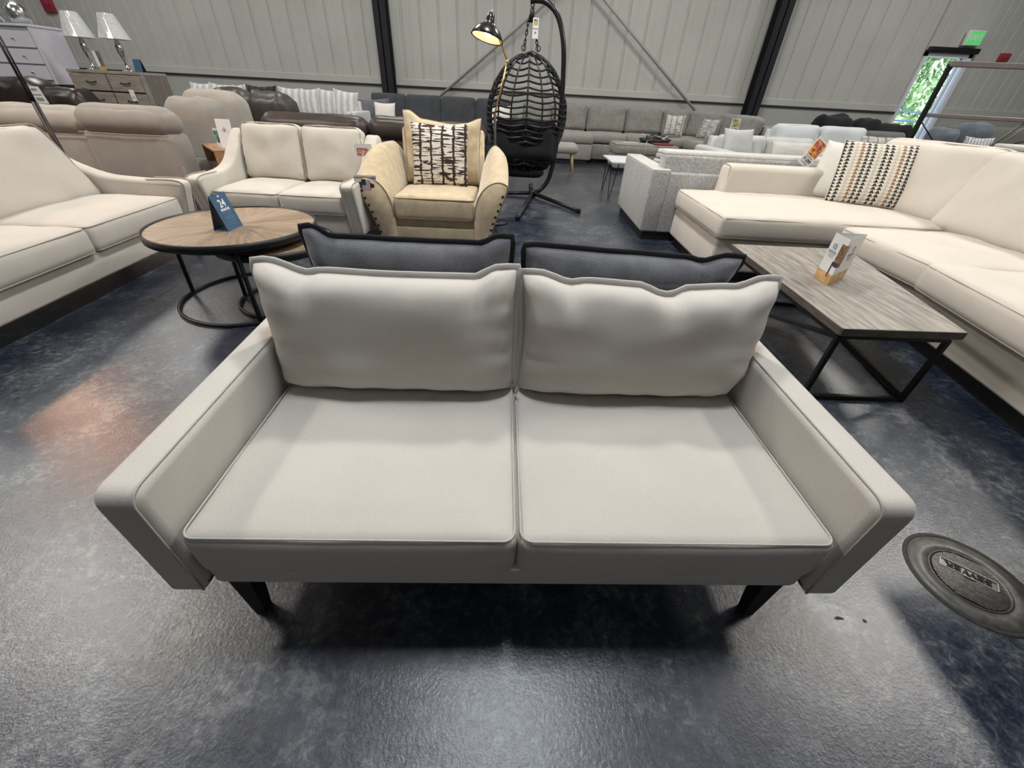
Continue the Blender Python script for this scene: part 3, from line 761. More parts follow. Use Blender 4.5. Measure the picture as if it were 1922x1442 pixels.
# ------------------------------------------------------------------ sweep-arm sofas (left pair)
def sweep_arm(x0, x1, dp, tip=0.58, flare=0.0, top=0.90):
    pts = [(0.04, 0.13), (-0.005, 0.30), (-0.045, 0.47), (-0.065, tip-0.03), (-0.045, tip), (0.03, tip+0.012), (0.22, tip+0.01), (0.38, tip+0.015+0.05*(top-0.70)), (0.52, tip+0.02+0.28*(top-0.70)), (0.64, tip+0.04+0.7*(top-0.70)), (0.76, top-0.04), (0.85, top), (dp-0.035, top-0.06), (dp, 0.5), (dp-0.02, 0.13)]
    P = [(v.x, v.y) for v in smoothpts([(a, b, 0) for a, b in pts], 4)]
    return soft_prism(P, x0, x1, 0.026)
def sweep_sofa(name, label, loc, rz, fab, pipe, seatw, n, cush_h, back_kind, dp=0.95, sd=0.62, group=None, atop=0.90):
    t = thing(name, label, 'sofa', loc, rz, group)
    W = seatw*n/2
    link('base', box(-W, W, 0.035, dp-0.05, 0.13, 0.32, 0.02, 3), fab, t)
    for s in (-1, 1):
        x0, x1 = sorted((s*(W+0.005), s*(W+0.135)))
        a = link('armrest', sweep_arm(x0, x1, dp, top=atop), fab, t)
        for xe in (x0+0.012, x1-0.012):
            link('piping', tube(smoothpts([(xe, 0.035, 0.13), (xe, -0.012, 0.30), (xe, -0.050, 0.47), (xe, -0.07, 0.55), (xe, -0.047, 0.583), (xe, 0.03, 0.596), (xe, 0.22, 0.594)], 5), 0.0045, sides=6), pipe, a)
    link('backrest', prism([(sd+0.12, 0.30), (0.84, 0.84), (0.88, 0.87), (dp, 0.85), (dp, 0.14), (sd+0.12, 0.14)], -W, W, 0.03, 3), fab, t)
    for i in range(n):
        x = (i-(n-1)/2)*seatw
        c = cushion(seatw-0.008, sd+0.08, 0.165, 0.03, 0.035, 0, 0.008, 0.004, seed=i+20)
        cs = link('seat_cushion', xf(c, (x, (sd+0.08)/2, 0.305)), fab, t)
        for z in (0.157, 0.008):
            link('piping', xf(tube(loop_rect(seatw-0.016, sd+0.07, z, 0.035, 6), 0.0045, True, 6), (x, (sd+0.08)/2, 0.305)), pipe, cs)
        if back_kind == 'box':
            c = cushion(seatw-0.01, 0.50, 0.15, 0.05, 0.045, 0.02, 0.010, 0.012, seed=i+30)
            for v in c.verts:   # gathers along the side borders
                if abs(v.co.x) > seatw*0.42: v.co.x += 0.004*math.sin(v.co.y*70)
            m = Matrix.Translation((x, sd+0.015, 0.485)) @ Euler((R(90-14), 0, 0)).to_matrix().to_4x4() @ Matrix.Translation((0, 0.25, -0.15))
            c.transform(m)
            cs = link('back_cushion', c, fab, t)
            for z in (0.135, 0.01):
                b = tube(loop_rect(seatw-0.03, 0.49, z, 0.06, 6), 0.005, True, 6); b.transform(m)
                link('piping', b, pipe, cs)
        else:
            c = cushion(seatw-0.006, 0.56, 0.16, 0.06, 0.03, 0.0, 0.010, 0.012, seed=i+40)
            for v in c.verts: 
                k = (v.co.y+0.3)/0.6
                v.co.x *= 1-0.02*max(0, k)
                if v.co.y > 0.26: v.co.z -= 0.02
            m = Matrix.Translation((x, sd-0.02, 0.46)) @ Euler((R(90-24), 0, 0)).to_matrix().to_4x4() @ Matrix.Translation((0, 0.28, -0.16))
            c.transform(m)
            cs = link('back_cushion', c, fab, t)
            lp = [Vector((p.x*(1-0.02*(p.y+0.3)/0.6), p.y, p.z)) for p in loop_rect(seatw-0.02, 0.55, 0.145, 0.07, 6)]
            b = tube(lp, 0.0045, True, 6); b.transform(m); link('piping', b, pipe, cs)
    for sx in (-1, 1):
        for y in (0.08, dp-0.08):
            link('leg', xf(lathe([(0.0, 0), (0.016, 0), (0.026, 0.135), (0, 0.135)], 12), (sx*(W+0.06), y, 0)), 'blackwood', t)
    return t
sweep_sofa('sofa', 'beige two-cushion sofa with sweeping arms cut off by the left edge', (-2.865, 2.62, 0), R(90+4.0), 'beige', 'beige_pipe', 0.95, 2, 0.16, 'tall', sd=0.60, atop=0.72)
lv = sweep_sofa('loveseat', 'pale beige two-cushion loveseat with sweeping arms between round table and patterned armchair', (-2.25, 3.86, 0), R(0.0), 'beige2', 'beige_pipe', 0.615, 2, 0.16, 'box', sd=0.60, dp=0.98)

# ------------------------------------------------------------------ armchair
def armchair():
    t = thing('armchair', 'gold velvet armchair with flared nailhead arms behind the charcoal loveseat', 'armchair', (-0.835, 4.0, 0), R(2))
    fab, pipe = 'gold', 'gold_pipe'
    link('base', box(-0.42, 0.42, 0.05, 0.90, 0.06, 0.34, 0.02, 3), fab, t)
    link('front_panel', box(-0.40, 0.40, 0.025, 0.06, 0.07, 0.20, 0.012, 3), fab, t)
    # front section of one arm, inner side first
    sec = [(0.385, 0.06), (0.385, 0.30), (0.40, 0.42), (0.445, 0.53), (0.52, 0.605), (0.61, 0.635), (0.685, 0.615), (0.70, 0.585), (0.665, 0.48), (0.60, 0.32), (0.545, 0.16), (0.525, 0.06)]
    sec = [(v.x, v.y) for v in smoothpts([(a, b, 0) for a, b in sec], 3)]
    ks = [(0.0, 1.0), (0.03, 1.03), (0.10, 1.12), (0.20, 1.32), (0.32, 1.58), (0.44, 1.72), (0.60, 1.76), (0.78, 1.76), (0.92, 1.74), (0.98, 1.66)]
    for s in (-1, 1):
        rings = []
        for y, k in ks:
            sh = 0.94 if y in (0.0, 0.98) else 1.0
            ring = []
            for x, z in sec:
                zz = z if z < 0.35 else 0.35+(z-0.35)*k
                fl = 1 if y < 0.25 else 1-0.42*(y-0.25)      # flare lessens towards the back
                xx = 0.385+(x-0.385)*fl
                ring.append((s*xx, y, zz))
            rings.append(ring)
        # rounded nose: small inset ring in front
        cx = sum(p[0] for p in rings[0])/len(rings[0]); cz = sum(p[2] for p in rings[0])/len(rings[0])
        nose = [(cx+(p[0]-cx)*0.93, -0.012, cz+(p[2]-cz)*0.96) for p in rings[0]]
        a = link('armrest', loft([nose]+rings), fab, t)
        link('piping', tube([(p[0], p[1]-0.004, p[2]) for p in rings[0][3:-4]], 0.007, sides=6), pipe, a)
        # nailheads down the outer edge of the front panel
        edge = [(0.655, 0.52), (0.635, 0.455), (0.612, 0.395), (0.588, 0.335), (0.566, 0.275), (0.548, 0.215), (0.532, 0.155), (0.520, 0.10)]
        for x, z in edge:
            nh = xf(lathe([(0.013, 0), (0.011, 0.006), (0.006, 0.010), (0, 0.011)], 12), (s*x, -0.010, z), (PI/2, 0, 0))
            link('nailhead', nh, 'nail', t)
    c = cushion(0.765, 0.68, 0.20, 0.035, 0.035, 0, 0.006, 0.006, seed=51)
    cs = link('seat_cushion', xf(c, (0, 0.335, 0.275)), fab, t)
    for z in (0.19, 0.012):
        link('piping', xf(tube(loop_rect(0.755, 0.67, z, 0.04, 6), 0.006, True, 6), (0, 0.335, 0.275)), pipe, cs)
    link('backrest', prism([(0.74, 0.30), (0.86, 0.96), (0.90, 0.98), (0.98, 0.94), (0.99, 0.10), (0.74, 0.10)], -0.43, 0.43, 0.03, 3), fab, t)
    flanged(t, 0.0, 0.76, 0.47, 0.80, 0.60, 0.26, R(10), fab, pipe, 9, [(-1, 0.06), (-0.86, 0.065), (-0.5, 0.0), (0.3, -0.03), (0.6, -0.02), (1, 0.02)], name='back_cushion', flange=0.004, pinch=0.05,
            folds=((-0.75, 0.75, 0.1, 0.2, 0.02), (0.8, 0.6, 0.1, 0.3, 0.012)))
    for sx in (-1, 1):
        for y in (0.06, 0.9): link('foot', box(sx*0.45-0.03, sx*0.45+0.03, y-0.03, y+0.03, 0, 0.075, 0.004), 'blackwood', t)
    return t
armchair()
def throw_pillow(label, loc, rz, w, h, t, mat, lean=12, pipe=None, seed=1, group=None, pinch=0.06, cat='pillow', roll=0, q=0.5, name='throw_pillow', ears=0.012, n=(26, 20)):
    bm, fb, path = pillow(w, h, t, pinch, [(-1, ears), (-0.8, ears*0.5), (0, 0), (0.8, ears*0.5), (1, ears)], None, None, None, 0, seed, n, 0.7, 2.6, q=q)
    o = link(name, bm, mat, None, loc, (-R(lean), R(roll), rz)); tag(o, label, cat, group)
    if pipe: link('piping', tube([(x, 0, z) for x, z in path], 0.005, True, 6), pipe, o)
    return o
throw_pillow('white throw pillow with black brushed plaid lines leaning in the gold armchair', (-0.855, 4.525, 0.49), R(1), 0.56, 0.55, 0.17, 'brush', 12, 'brush', 3, pinch=0.05)
# swing tags on the armchair and loveseat
tg = thing('hang_tag', 'silver folded hang tag with a striped flag on the left armchair arm', 'tag', (-1.445, 3.972, 0.565), R(2))
link('card', box(-0.10, 0.10, -0.004, 0, -0.055, 0.055, 0.001), 'silverfoil', tg)
link('top_fold', xf(box(-0.10, 0.10, -0.003, 0, 0, 0.03), (0, -0.003, 0.055), (R(-35), 0, 0)), 'charcoal_frame', tg)
link('emblem', prism([(-0.075, 0.012), (-0.045, 0.028), (0.05, 0.022), (0.08, 0.008), (0.075, -0.018), (0.03, -0.026), (-0.035, -0.034), (-0.065, -0.01)], -0.0055, -0.004, 0, axis='y'), 'inside', tg, smooth=False)
for k in range(6):
    link('flag_stripe', box(-0.03+k*0.0125, -0.024+k*0.0125, -0.0072, -0.0055, -0.045, 0.045 if k > 2 else 0.0), 'whiteink' , tg, smooth=False)
    link('flag_stripe', box(-0.0238+k*0.0125, -0.0177+k*0.0125, -0.0072, -0.0055, -0.045, 0.045 if k > 2 else 0.0), 'pinkstripe', tg, smooth=False)
link('flag_canton', box(-0.035, 0.007, -0.0075, -0.0055, 0.0, 0.05), 'navy', tg, smooth=False)
tg2 = thing('hang_tag', 'dark diamond-turned hang tag below the silver flag tag', 'tag', (-1.40, 3.978, 0.49), R(2))
link('card', xf(box(-0.05, 0.05, -0.003, 0, -0.045, 0.045), (0, 0, 0), (0, R(-32), 0)), 'inside', tg2, smooth=False)
link('print', xf(box(-0.03, 0.03, -0.0045, -0.003, -0.03, 0.03), (0, 0, 0), (0, R(-32), 0)), 'chairpic', tg2, smooth=False)
tg3 = thing('hang_tag', 'white hang tag with a red picture at the right end of the pale loveseat', 'tag', (-1.555, 4.36, 0.80), R(10))
link('card', box(-0.08, 0.08, -0.004, 0, -0.055, 0.055), 'card', tg3, smooth=False)
link('picture', box(-0.06, 0.06, -0.006, -0.004, -0.045, 0.02), 'redpic', tg3, smooth=False)
link('string', tube([(0.0, 0.0, 0.055), (-0.02, 0.02, 0.09)], 0.002), 'card', tg3)

# ------------------------------------------------------------------ tables
def round_table(label, cx, cy, z, r, rr, name='coffee_table', legs=(180, 300, 60)):
    t = thing(name, label, 'coffee table', (cx, cy, 0), 0, 'nested round coffee tables')
    link('table_top', lathe([(0, z-0.030), (r-0.012, z-0.030), (r-0.012, z-0.010), (r-0.012, z-0.008), (0, z-0.008)], 72), 'parquet', t, smooth=False)
    link('rim', lathe([(r-0.013, z-0.045), (r-0.013, z), (r, z), (r, z-0.045), (r-0.013, z-0.045)], 72), 'black', t)
    link('under_ring', tube([(math.cos(a)*(r-0.05), math.sin(a)*(r-0.05), z-0.052) for a in [2*PI*k/64 for k in range(64)]], 0.012, True, 6), 'black', t)
    link('floor_ring', lathe([(rr-0.020, 0.0), (rr-0.020, 0.020), (rr, 0.020), (rr, 0.0), (rr-0.020, 0.0)], 72), 'black', t)
    for a in legs:
        a = R(a)
        link('leg', bar((math.cos(a)*(rr-0.015), math.sin(a)*(rr-0.015), 0.015), (math.cos(a)*(r-0.045), math.sin(a)*(r-0.045), z-0.04), 0.022), 'black', t)
    return t
round_table('larger round wood-veneer coffee table with black rim carrying the blue tent card', -1.92, 2.71, 0.52, 0.505, 0.50, legs=(182, 300, 92))
round_table('smaller round coffee table tucked under the larger round one', -1.665, 2.705, 0.44, 0.375, 0.355, legs=(185, 300, 60))

tc = thing('tent_card', 'blue folded tent card reading 24 months on the round table', 'sign', (-1.91, 2.63, 0.5125), 0)
# ridge runs along y; front panel faces +x
def slab(a, b, c, d_, th, mat, name, parent):
    a, b, c, d_ = map(Vector, (a, b, c, d_)); n = (b-a).cross(d_-a).normalized()*th
    bm = bmesh.new(); v = [bm.verts.new(p) for p in (a, b, c, d_, a-n, b-n, c-n, d_-n)]
    for f in ((0, 1, 2, 3), (7, 6, 5, 4), (0, 4, 5, 1), (1, 5, 6, 2), (2, 6, 7, 3), (3, 7, 4, 0)): bm.faces.new([v[i] for i in f])
    return link(name, bm, mat, parent, smooth=False)
fr = slab((0.05, -0.08, 0), (0.05, 0.075, 0), (0.0, 0.075, 0.205), (0.0, -0.08, 0.205), 0.0012, 'blue', 'front_panel', tc)
slab((-0.045, 0.075, 0), (-0.045, -0.08, 0), (-0.001, -0.08, 0.205), (-0.001, 0.075, 0.205), 0.0012, 'inside', 'back_panel', tc)
slab((-0.045, -0.08, 0.001), (0.05, -0.08, 0.001), (0.05, 0.075, 0.001), (-0.045, 0.075, 0.001), 0.0008, 'blueink', 'base_flap', tc)
tilt = math.atan2(0.05, 0.205)
def on_tent(bm, h):   # text on the front panel, h above its foot
    k = h/0.205
    m = Matrix.Translation((0.05*(1-k)+0.0016, -0.0025, h)) @ Euler((0, -tilt, 0)).to_matrix().to_4x4() @ Matrix.Rotation(PI/2, 4, 'Z') @ Matrix.Rotation(PI/2, 4, 'X')
    bm.transform(m); return bm
link('lettering', on_tent(text_mesh('24', 0.062, 0.0004, 0.0012), 0.150), 'whiteink', tc, smooth=False)
link('lettering', on_tent(text_mesh('MONTHS', 0.020, 0.0004, 0.0008), 0.116), 'whiteink', tc, smooth=False)
link('small_print', on_tent(join(*[box(-w, w, -hh, hh, 0, 0.0006) if True else None for w, hh in ((0.045, 0.0015),)], *[xf(box(-w, w, -0.0014, 0.0014, 0, 0.0006), (0, -dy, 0)) for dy, w in ((0.012, 0.03), (0.024, 0.04), (0.032, 0.04), (0.040, 0.035), (0.055, 0.045), (0.07, 0.03))]), 0.10), 'blueink', tc, smooth=False)
link('hang_hole', on_tent(xf(box(-0.008, 0.008, -0.004, 0.004, 0, 0.0006)), 0.192), 'card', tc, smooth=False)

# rectangular coffee table
ct = thing('coffee_table', 'weathered grey wood coffee table on a black triangular metal frame', 'coffee table', (1.95, 2.4, 0))
def rel(bm, t): bm.transform(Matrix.Translation(-Vector(t.location))); return bm
top = [(1.60, 1.762), (2.232, 1.79), (2.50, 3.04), (2.42, 3.14), (1.622, 3.12)]
link('table_top', rel(prism(top, 0.41, 0.4505, 0.002, 1, axis='z'), ct), ['greywood'], ct, smooth=False)
link('edge_band', rel(join(bar((1.598, 1.765, 0.430), (1.620, 3.12, 0.430), 0.004, 0.039), bar((1.60, 1.760, 0.430), (2.232, 1.788, 0.430), 0.004, 0.039), bar((2.234, 1.79, 0.430), (2.50, 3.04, 0.43), 0.004, 0.039)), ct), 'greywood_edge', ct, smooth=False)
c1, c2, c3, c4 = (1.625, 1.79), (2.195, 1.812), (2.42, 3.06), (1.645, 3.08)
for a, b in ((c1, c2), (c2, c3), (c3, c4), (c4, c1)):
    link('top_rail', rel(bar((*a, 0.395), (*b, 0.395), 0.026), ct), 'black', ct, smooth=False)
    link('floor_rail', rel(bar((*a, 0.014), (*b, 0.014), 0.026), ct), 'black', ct, smooth=False)
for c in (c1, c2, c3, c4):
    link('leg', rel(bar((*c, 0.0), (*c, 0.395), 0.026), ct), 'black', ct, smooth=False)
for a, b in ((c1, c2), (c4, c3)):
    link('diagonal_brace', rel(bar((*a, 0.39), (*b, 0.02), 0.024), ct), 'black', ct, smooth=False)
link('diagonal_brace', rel(bar((*c1, 0.39), (*c4, 0.02), 0.024), ct), 'black', ct, smooth=False)

br = thing('brochure_stand', 'three-sided white standing brochure reading 12 months with a chair picture', 'brochure', (1.865, 2.33, 0.4515))
V0, V1, V2 = Vector((0, 0, 0)), Vector((0.012, 0.152, 0)), Vector((0.196, 0.153, 0)); up = Vector((0, 0, 0.27))
def wallp(a, b, z0, z1, mat, name, off=0.0, th=0.001):
    dd = (b-a).normalized(); n = Vector((dd.y, -dd.x, 0))
    return slab(a+Vector((0, 0, z0))+n*off, b+Vector((0, 0, z0))+n*off, b+Vector((0, 0, z1))+n*off, a+Vector((0, 0, z1))+n*off, th, mat, name, br)
wallp(V1, V0, 0, 0.27, 'card', 'left_panel'); wallp(V0, V2, 0, 0.27, 'card', 'right_panel'); wallp(V2, V1, 0, 0.27, 'card', 'rear_panel')
for a, b in ((V1, V0), (V0, V2)):
    wallp(a, b, 0.001, 0.062, 'amber', 'photo_band', 0.0014, 0.0006)
wallp(V0.lerp(V1, 0.30), V0, 0.13, 0.235, 'chairpic', 'chair_picture', 0.002, 0.0008)
wallp(V0, V0.lerp(V2, 0.16), 0.13, 0.235, 'chairpic', 'chair_picture', 0.002, 0.0008)
wallp(V0.lerp(V1, 0.36), V0, 0.108, 0.13, 'inside', 'chair_picture', 0.002, 0.0008)
wallp(V0.lerp(V1, 0.36), V0.lerp(V1, 0.29), 0.04, 0.11, 'inside', 'chair_picture', 0.002, 0.0008)
wallp(V0, V0.lerp(V2, 0.14), 0.108, 0.13, 'inside', 'chair_picture', 0.002, 0.0008)
def on_wall(bm, a, b, s, h, off=0.003):
    dd = (b-a).normalized(); n = Vector((dd.y, -dd.x, 0)); p = a.lerp(b, s)+Vector((0, 0, h))+n*off
    m = Matrix(((dd.x, 0, n.x, p.x), (dd.y, 0, n.y, p.y), (0, 1, 0, p.z), (0, 0, 0, 1))); bm.transform(m); return bm
link('lettering', on_wall(join(text_mesh('12', 0.042, 0.0003, 0.0006), xf(text_mesh('MONTHS', 0.017, 0.0003, 0.0004), (0, -0.032, 0)), *[xf(box(-w, w, -0.001, 0.001, 0, 0.0004), (0, -dy, 0)) for dy, w in ((0.046, 0.03), (0.053, 0.03), (0.060, 0.02))]), V1, V0, 0.34, 0.205), 'greyink', br, smooth=False)
link('lettering', on_wall(join(text_mesh('12', 0.042, 0.0003, 0.0006), xf(text_mesh('MONTHS', 0.020, 0.0003, 0.0004), (0, -0.034, 0)), *[xf(box(-w, w, -0.001, 0.001, 0, 0.0004), (0, -dy, 0)) for dy, w in ((0.05, 0.04), (0.058, 0.04), (0.066, 0.03))]), V0, V2, 0.55, 0.20), 'greyink', br, smooth=False)

# ------------------------------------------------------------------ cream sectional (right)
se = thing('sectional_sofa', 'ivory sectional sofa with chaise running out of the right edge', 'sectional sofa', (3.0, 3.2, 0))
link('base', rel(prism([(2.74, 3.6), (2.74, 2.6), (2.60, 1.7), (2.44, 0.9), (3.9, 0.9), (3.95, 3.6)], 0.10, 0.37, 0.02, 3, axis='z'), se), 'ivory', se)
link('chaise_base', rel(box(1.70, 3.95, 3.53, 4.72, 0.09, 0.37, 0.025, 3), se), 'ivory', se)
link('toe_kick', rel(join(prism([(2.80, 3.6), (2.80, 2.6), (2.66, 1.7), (2.50, 0.95), (3.9, 0.95), (3.9, 3.6)], 0.0, 0.11, 0, axis='z'), box(1.76, 3.9, 3.58, 4.68, 0, 0.10)), se), 'blackwood', se, smooth=False)
def seatc(name, w, d, h, loc, rz=0, pipes=(0.9, 0.07), seed=0, crown=0.03, r=0.035, par=se, fab='ivory', pipe='ivory_pipe'):
    c = xf(cushion(w, d, h, r, crown, 0, 0.008, 0.005, seed=seed, n=(28, 22, 6)), loc, (0, 0, rz))
    o = link(name, rel(c, par), fab, par)
    for k in pipes:
        link('piping', rel(xf(tube(loop_rect(w-0.012, d-0.012, h*k, 0.04, 6), 0.005, True, 6), loc, (0, 0, rz)), par), pipe, o)
    return o
seatc('chaise_cushion', 1.95, 1.23, 0.185, (2.645, 4.105, 0.38), 0, seed=61)
seatc('seat_cushion', 1.0, 0.95, 0.175, (3.15, 2.995, 0.365), R(0), seed=62)
seatc('seat_cushion', 1.0, 1.02, 0.175, (3.045, 2.02, 0.365), R(-10), seed=63)
seatc('seat_cushion', 1.0, 0.8, 0.175, (2.90, 1.10, 0.365), R(-10), seed=64)
ar = link('armrest', rel(box(2.05, 3.9, 4.50, 4.74, 0.36, 0.83, 0.055, 5), se), 'ivory', se)
link('piping', rel(join(tube(smoothpts([(2.075, 4.525, 0.56), (2.066, 4.522, 0.77), (2.07, 4.55, 0.815), (2.07, 4.69, 0.815), (2.066, 4.718, 0.77), (2.075, 4.715, 0.40)], 5), 0.005, sides=6)), se), 'ivory_pipe', ar)
link('backrest', rel(prism([(3.80, 4.74), (3.80, 2.6), (3.70, 1.6), (3.58, 0.9), (3.82, 0.9), (3.95, 1.6), (4.02, 2.6), (4.02, 4.74)], 0.09, 0.86, 0.03, 3, axis='z'), se), 'ivory', se)
def leanc(name, w, h, t, foot, yaw, lean, seed, pipes=True, taper=0.05, par=se, fab='ivory', pipe='ivory_pipe'):
    """big back cushion standing on foot (x,y,z), faces -y before yaw"""
    c = cushion(w, h, t, min(0.09, t*0.46), 0.05, 0.03, 0.012, 0.012, seed=seed, n=(26, 22, 6))
    m = Matrix.Translation(foot) @ Matrix.Rotation(yaw, 4, 'Z') @ Euler((PI/2-lean, 0, 0)).to_matrix().to_4x4() @ Matrix.Translation((0, h/2, -t))
    for v in c.verts: v.co.x *= 1-taper*(v.co.y/h+0.5)
    c.transform(m); o = link(name, rel(c, par), fab, par)
    if pipes:
        lp = [Vector((p.x*(1-taper*(p.y/h+0.5)), p.y, p.z)) for p in loop_rect(w-0.03, h-0.03, t*0.80, 0.07, 6)]
        b = tube(lp, 0.006, True, 6); b.transform(m); link('piping', rel(b, par), pipe, o)
    return o
leanc('back_cushion', 1.12, 0.64, 0.22, (3.47, 4.12, 0.53), R(-80), R(17), 71, taper=0.0)
leanc('back_cushion', 1.08, 0.64, 0.22, (3.46, 3.15, 0.53), R(-90), R(19), 72, taper=0.0)
leanc('back_cushion', 1.02, 0.62, 0.22, (3.34, 2.07, 0.53), R(-98), R(19), 73, taper=0.0)
throw_pillow('white chenille throw pillow behind the triangle-print pillow on the ivory chaise', (3.08, 4.42, 0.585), R(-45), 0.48, 0.50, 0.17, 'whitepil', 20, 'whitepil', 5, q=0.4)
throw_pillow('throw pillow with columns of small triangles in black, tan and grey', (3.24, 4.16, 0.592), R(-22), 0.61, 0.54, 0.16, 'tri', 26, 'ivory', 8, q=0.45, pinch=0.03, roll=0)

# ------------------------------------------------------------------ generic straight sofa, local frame faces -y
def block_sofa(name, label, loc, rz, w, fab, n=2, dp=0.95, seat_h=0.45, arm_h=0.62, arm_w=0.18, back_h=0.80, cush_h=0.90, arms=(1, 1), seat_fab=None, backs=True, feet='blackwood', cat='sofa', lean=12, foot_h=0.08, pipe=None, group=None, sd=0.60, r=0.04, bt=0.2):
    t = thing(name, label, cat, loc, rz, group); sf = seat_fab or fab
    iw = w-arm_w*(arms[0]+arms[1]); x0 = -w/2+arm_w*arms[0]
    link('base', box(x0, x0+iw, 0.03, dp-0.03, foot_h, seat_h-0.16, 0.02, 2), fab, t)
    for s, on in ((-1, arms[0]), (1, arms[1])):
        if on:
            a, b = sorted((s*w/2, s*(w/2-arm_w)))
            link('armrest', box(a, b, 0.0, dp, foot_h, arm_h, r, 3), fab, t)
    link('backrest', prism([(sd+0.14, seat_h-0.2), (dp-0.12, back_h), (dp, back_h), (dp, foot_h), (sd+0.14, foot_h)], x0 if not arms[0] else x0-0.02, x0+iw if not arms[1] else x0+iw+0.02, 0.03, 3), fab, t)
    cw = iw/n
    for i in range(n):
        x = x0+cw*(i+0.5)
        o = link('seat_cushion', xf(cushion(cw-0.008, sd+0.1, 0.16, 0.04, 0.03, 0, 0.008, 0.006, seed=i+len(label), n=(14, 12, 4)), (x, (sd+0.1)/2, seat_h-0.165)), sf, t)
        if pipe: link('piping', xf(tube(loop_rect(cw-0.02, sd+0.09, 0.15, 0.04, 4), 0.005, True, 5), (x, (sd+0.1)/2, seat_h-0.165)), pipe, o)
        if backs:
            h = cush_h-seat_h+0.01
            c = cushion(cw-0.006, h, bt, 0.075, 0.05, 0.01, 0.012, 0.015, seed=i*3+len(label), n=(14, 12, 4))
            m = Matrix.Translation((x, sd, seat_h+0.005)) @ Euler((PI/2-R(lean), 0, 0)).to_matrix().to_4x4() @ Matrix.Translation((0, h/2, -bt))
            c.transform(m); link('back_cushion', c, sf, t)
    if feet:
        for sx in (-1, 1):
            for y in (0.07, dp-0.07): link('foot', box(sx*(w/2-0.07)-0.03, sx*(w/2-0.07)+0.03, y-0.03, y+0.03, 0, foot_h), feet, t, smooth=False)
    return t

# silver tweed sofa seen from behind
sv = thing('sofa', 'silver tweed track-arm sofa seen from behind with folded blankets on its seat', 'sofa', (1.37, 4.75, 0))
link('armrest', box(0.0, 0.20, 0.0, 1.40, 0.09, 0.72, 0.025, 3), 'silver', sv)
link('arm_cap', box(0.004, 0.196, 0.004, 1.39, 0.70, 0.728, 0.012, 3), 'silver_top', sv)
link('backrest', box(0.125, 2.05, 0.07, 0.30, 0.09, 0.86, 0.03, 3), 'silver', sv)
link('back_cap', box(0.13, 2.05, 0.085, 0.34, 0.835, 0.895, 0.03, 4), 'silver_top', sv)
link('rear_skirt', box(0.19, 2.05, 0.0, 0.08, 0.09, 0.70, 0.02, 3), 'silver', sv)
link('base', box(0.19, 2.05, 0.06, 1.32, 0.09, 0.34, 0.02, 2), 'silver', sv)
link('seat_cushion', xf(cushion(1.82, 1.0, 0.17, 0.04, 0.02, n=(16, 12, 4)), (1.12, 0.84, 0.335)), 'silver_top', sv)
link('armrest', box(1.87, 2.07, 0.0, 1.40, 0.09, 0.72, 0.025, 3), 'silver', sv)
link('plinth', box(0.04, 2.03, 0.04, 1.34, 0.0, 0.095), 'blackwood', sv, smooth=False)
# pile of folded blankets / swatches
for i in range(6):
    c = cushion(0.36-0.012*i, 0.30, 0.05, 0.022, 0.006, 0, 0.004, 0.006, seed=90+i, n=(10, 8, 3))
    o = link('folded_blanket', xf(c, (1.78+0.012*i, 5.62+0.008*i, 0.52+0.052*i), (0, R(3), R(14+3*(i % 2)))), 'silver_top' if i == 5 else ('lightgrey' if i % 2 else 'silver'))
    tag(o, ['folded grey blanket at the bottom of the pile on the silver sofa', 'folded grey blanket second from the bottom of the pile on the silver sofa', 'folded grey blanket third from the bottom of the pile on the silver sofa', 'folded grey blanket third from the top of the pile on the silver sofa', 'folded grey blanket just under the pale top blanket on the silver sofa', 'pale folded blanket on top of the pile on the silver sofa'][i], 'blanket', 'folded blankets on the silver sofa')
# price card at the far end of the ivory arm
def price_card(label, loc, rz, w, h, pic, price, tilt=0, lean=0):
    t = thing('price_card', label, 'price tag', loc, 0, None, (-R(lean), R(tilt), rz))
    link('card', box(-w/2, w/2, -0.002, 0.002, 0, h, 0.0008, 1), 'card', t, smooth=False)
    link('picture', box(-w*0.43, w*0.43, -0.0032, -0.0022, h*0.40, h*0.95), pic, t, smooth=False)
    link('lettering', xf(text_mesh(price, w*0.27, 0.0005, 0.0008), (0, -0.0034, h*0.22), (PI/2, 0, 0)), 'ink', t, smooth=False)
    link('small_print', join(*[box(-w*0.36, w*0.36*k, -0.0032, -0.0022, h*z, h*(z+0.025)) for z, k in ((0.33, 1), (0.09, 0.6))]), 'greyink', t, smooth=False)
    return t
price_card('diamond-turned price card with an orange picture hanging above the ivory chaise arm', (2.90, 4.765, 0.83), R(8), 0.155, 0.26, 'firepic', '$1,099', 30)

# pale sofas further back
block_sofa('sofa', 'light grey sofa with rounded back behind the silver tweed sofa', (3.66, 6.25, 0), R(4), 1.9, 'lightgrey', 2, cush_h=0.98, back_h=0.92, arm_h=0.80, arm_w=0.2, dp=1.05, lean=16)
throw_pillow('square light grey pillow on the light grey sofa beside the stacked blankets', (3.08, 6.68, 0.70), R(10), 0.46, 0.36, 0.16, 'lightgrey', 22, 'silver', 12)
throw_pillow('small rumpled pale grey pillow lying right of the square grey pillow', (3.84, 6.66, 0.70), R(-8), 0.56, 0.24, 0.16, 'silver_top', 30, 'silver', 13)
block_sofa('sofa', 'pale blue-grey sofa with puffy back seen beyond the light grey sofa', (5.05, 7.5, 0), R(-3), 1.85, 'palegrey', 2, cush_h=1.10, back_h=1.0, arm_h=0.82, arm_w=0.16, dp=1.05, lean=10, bt=0.26)

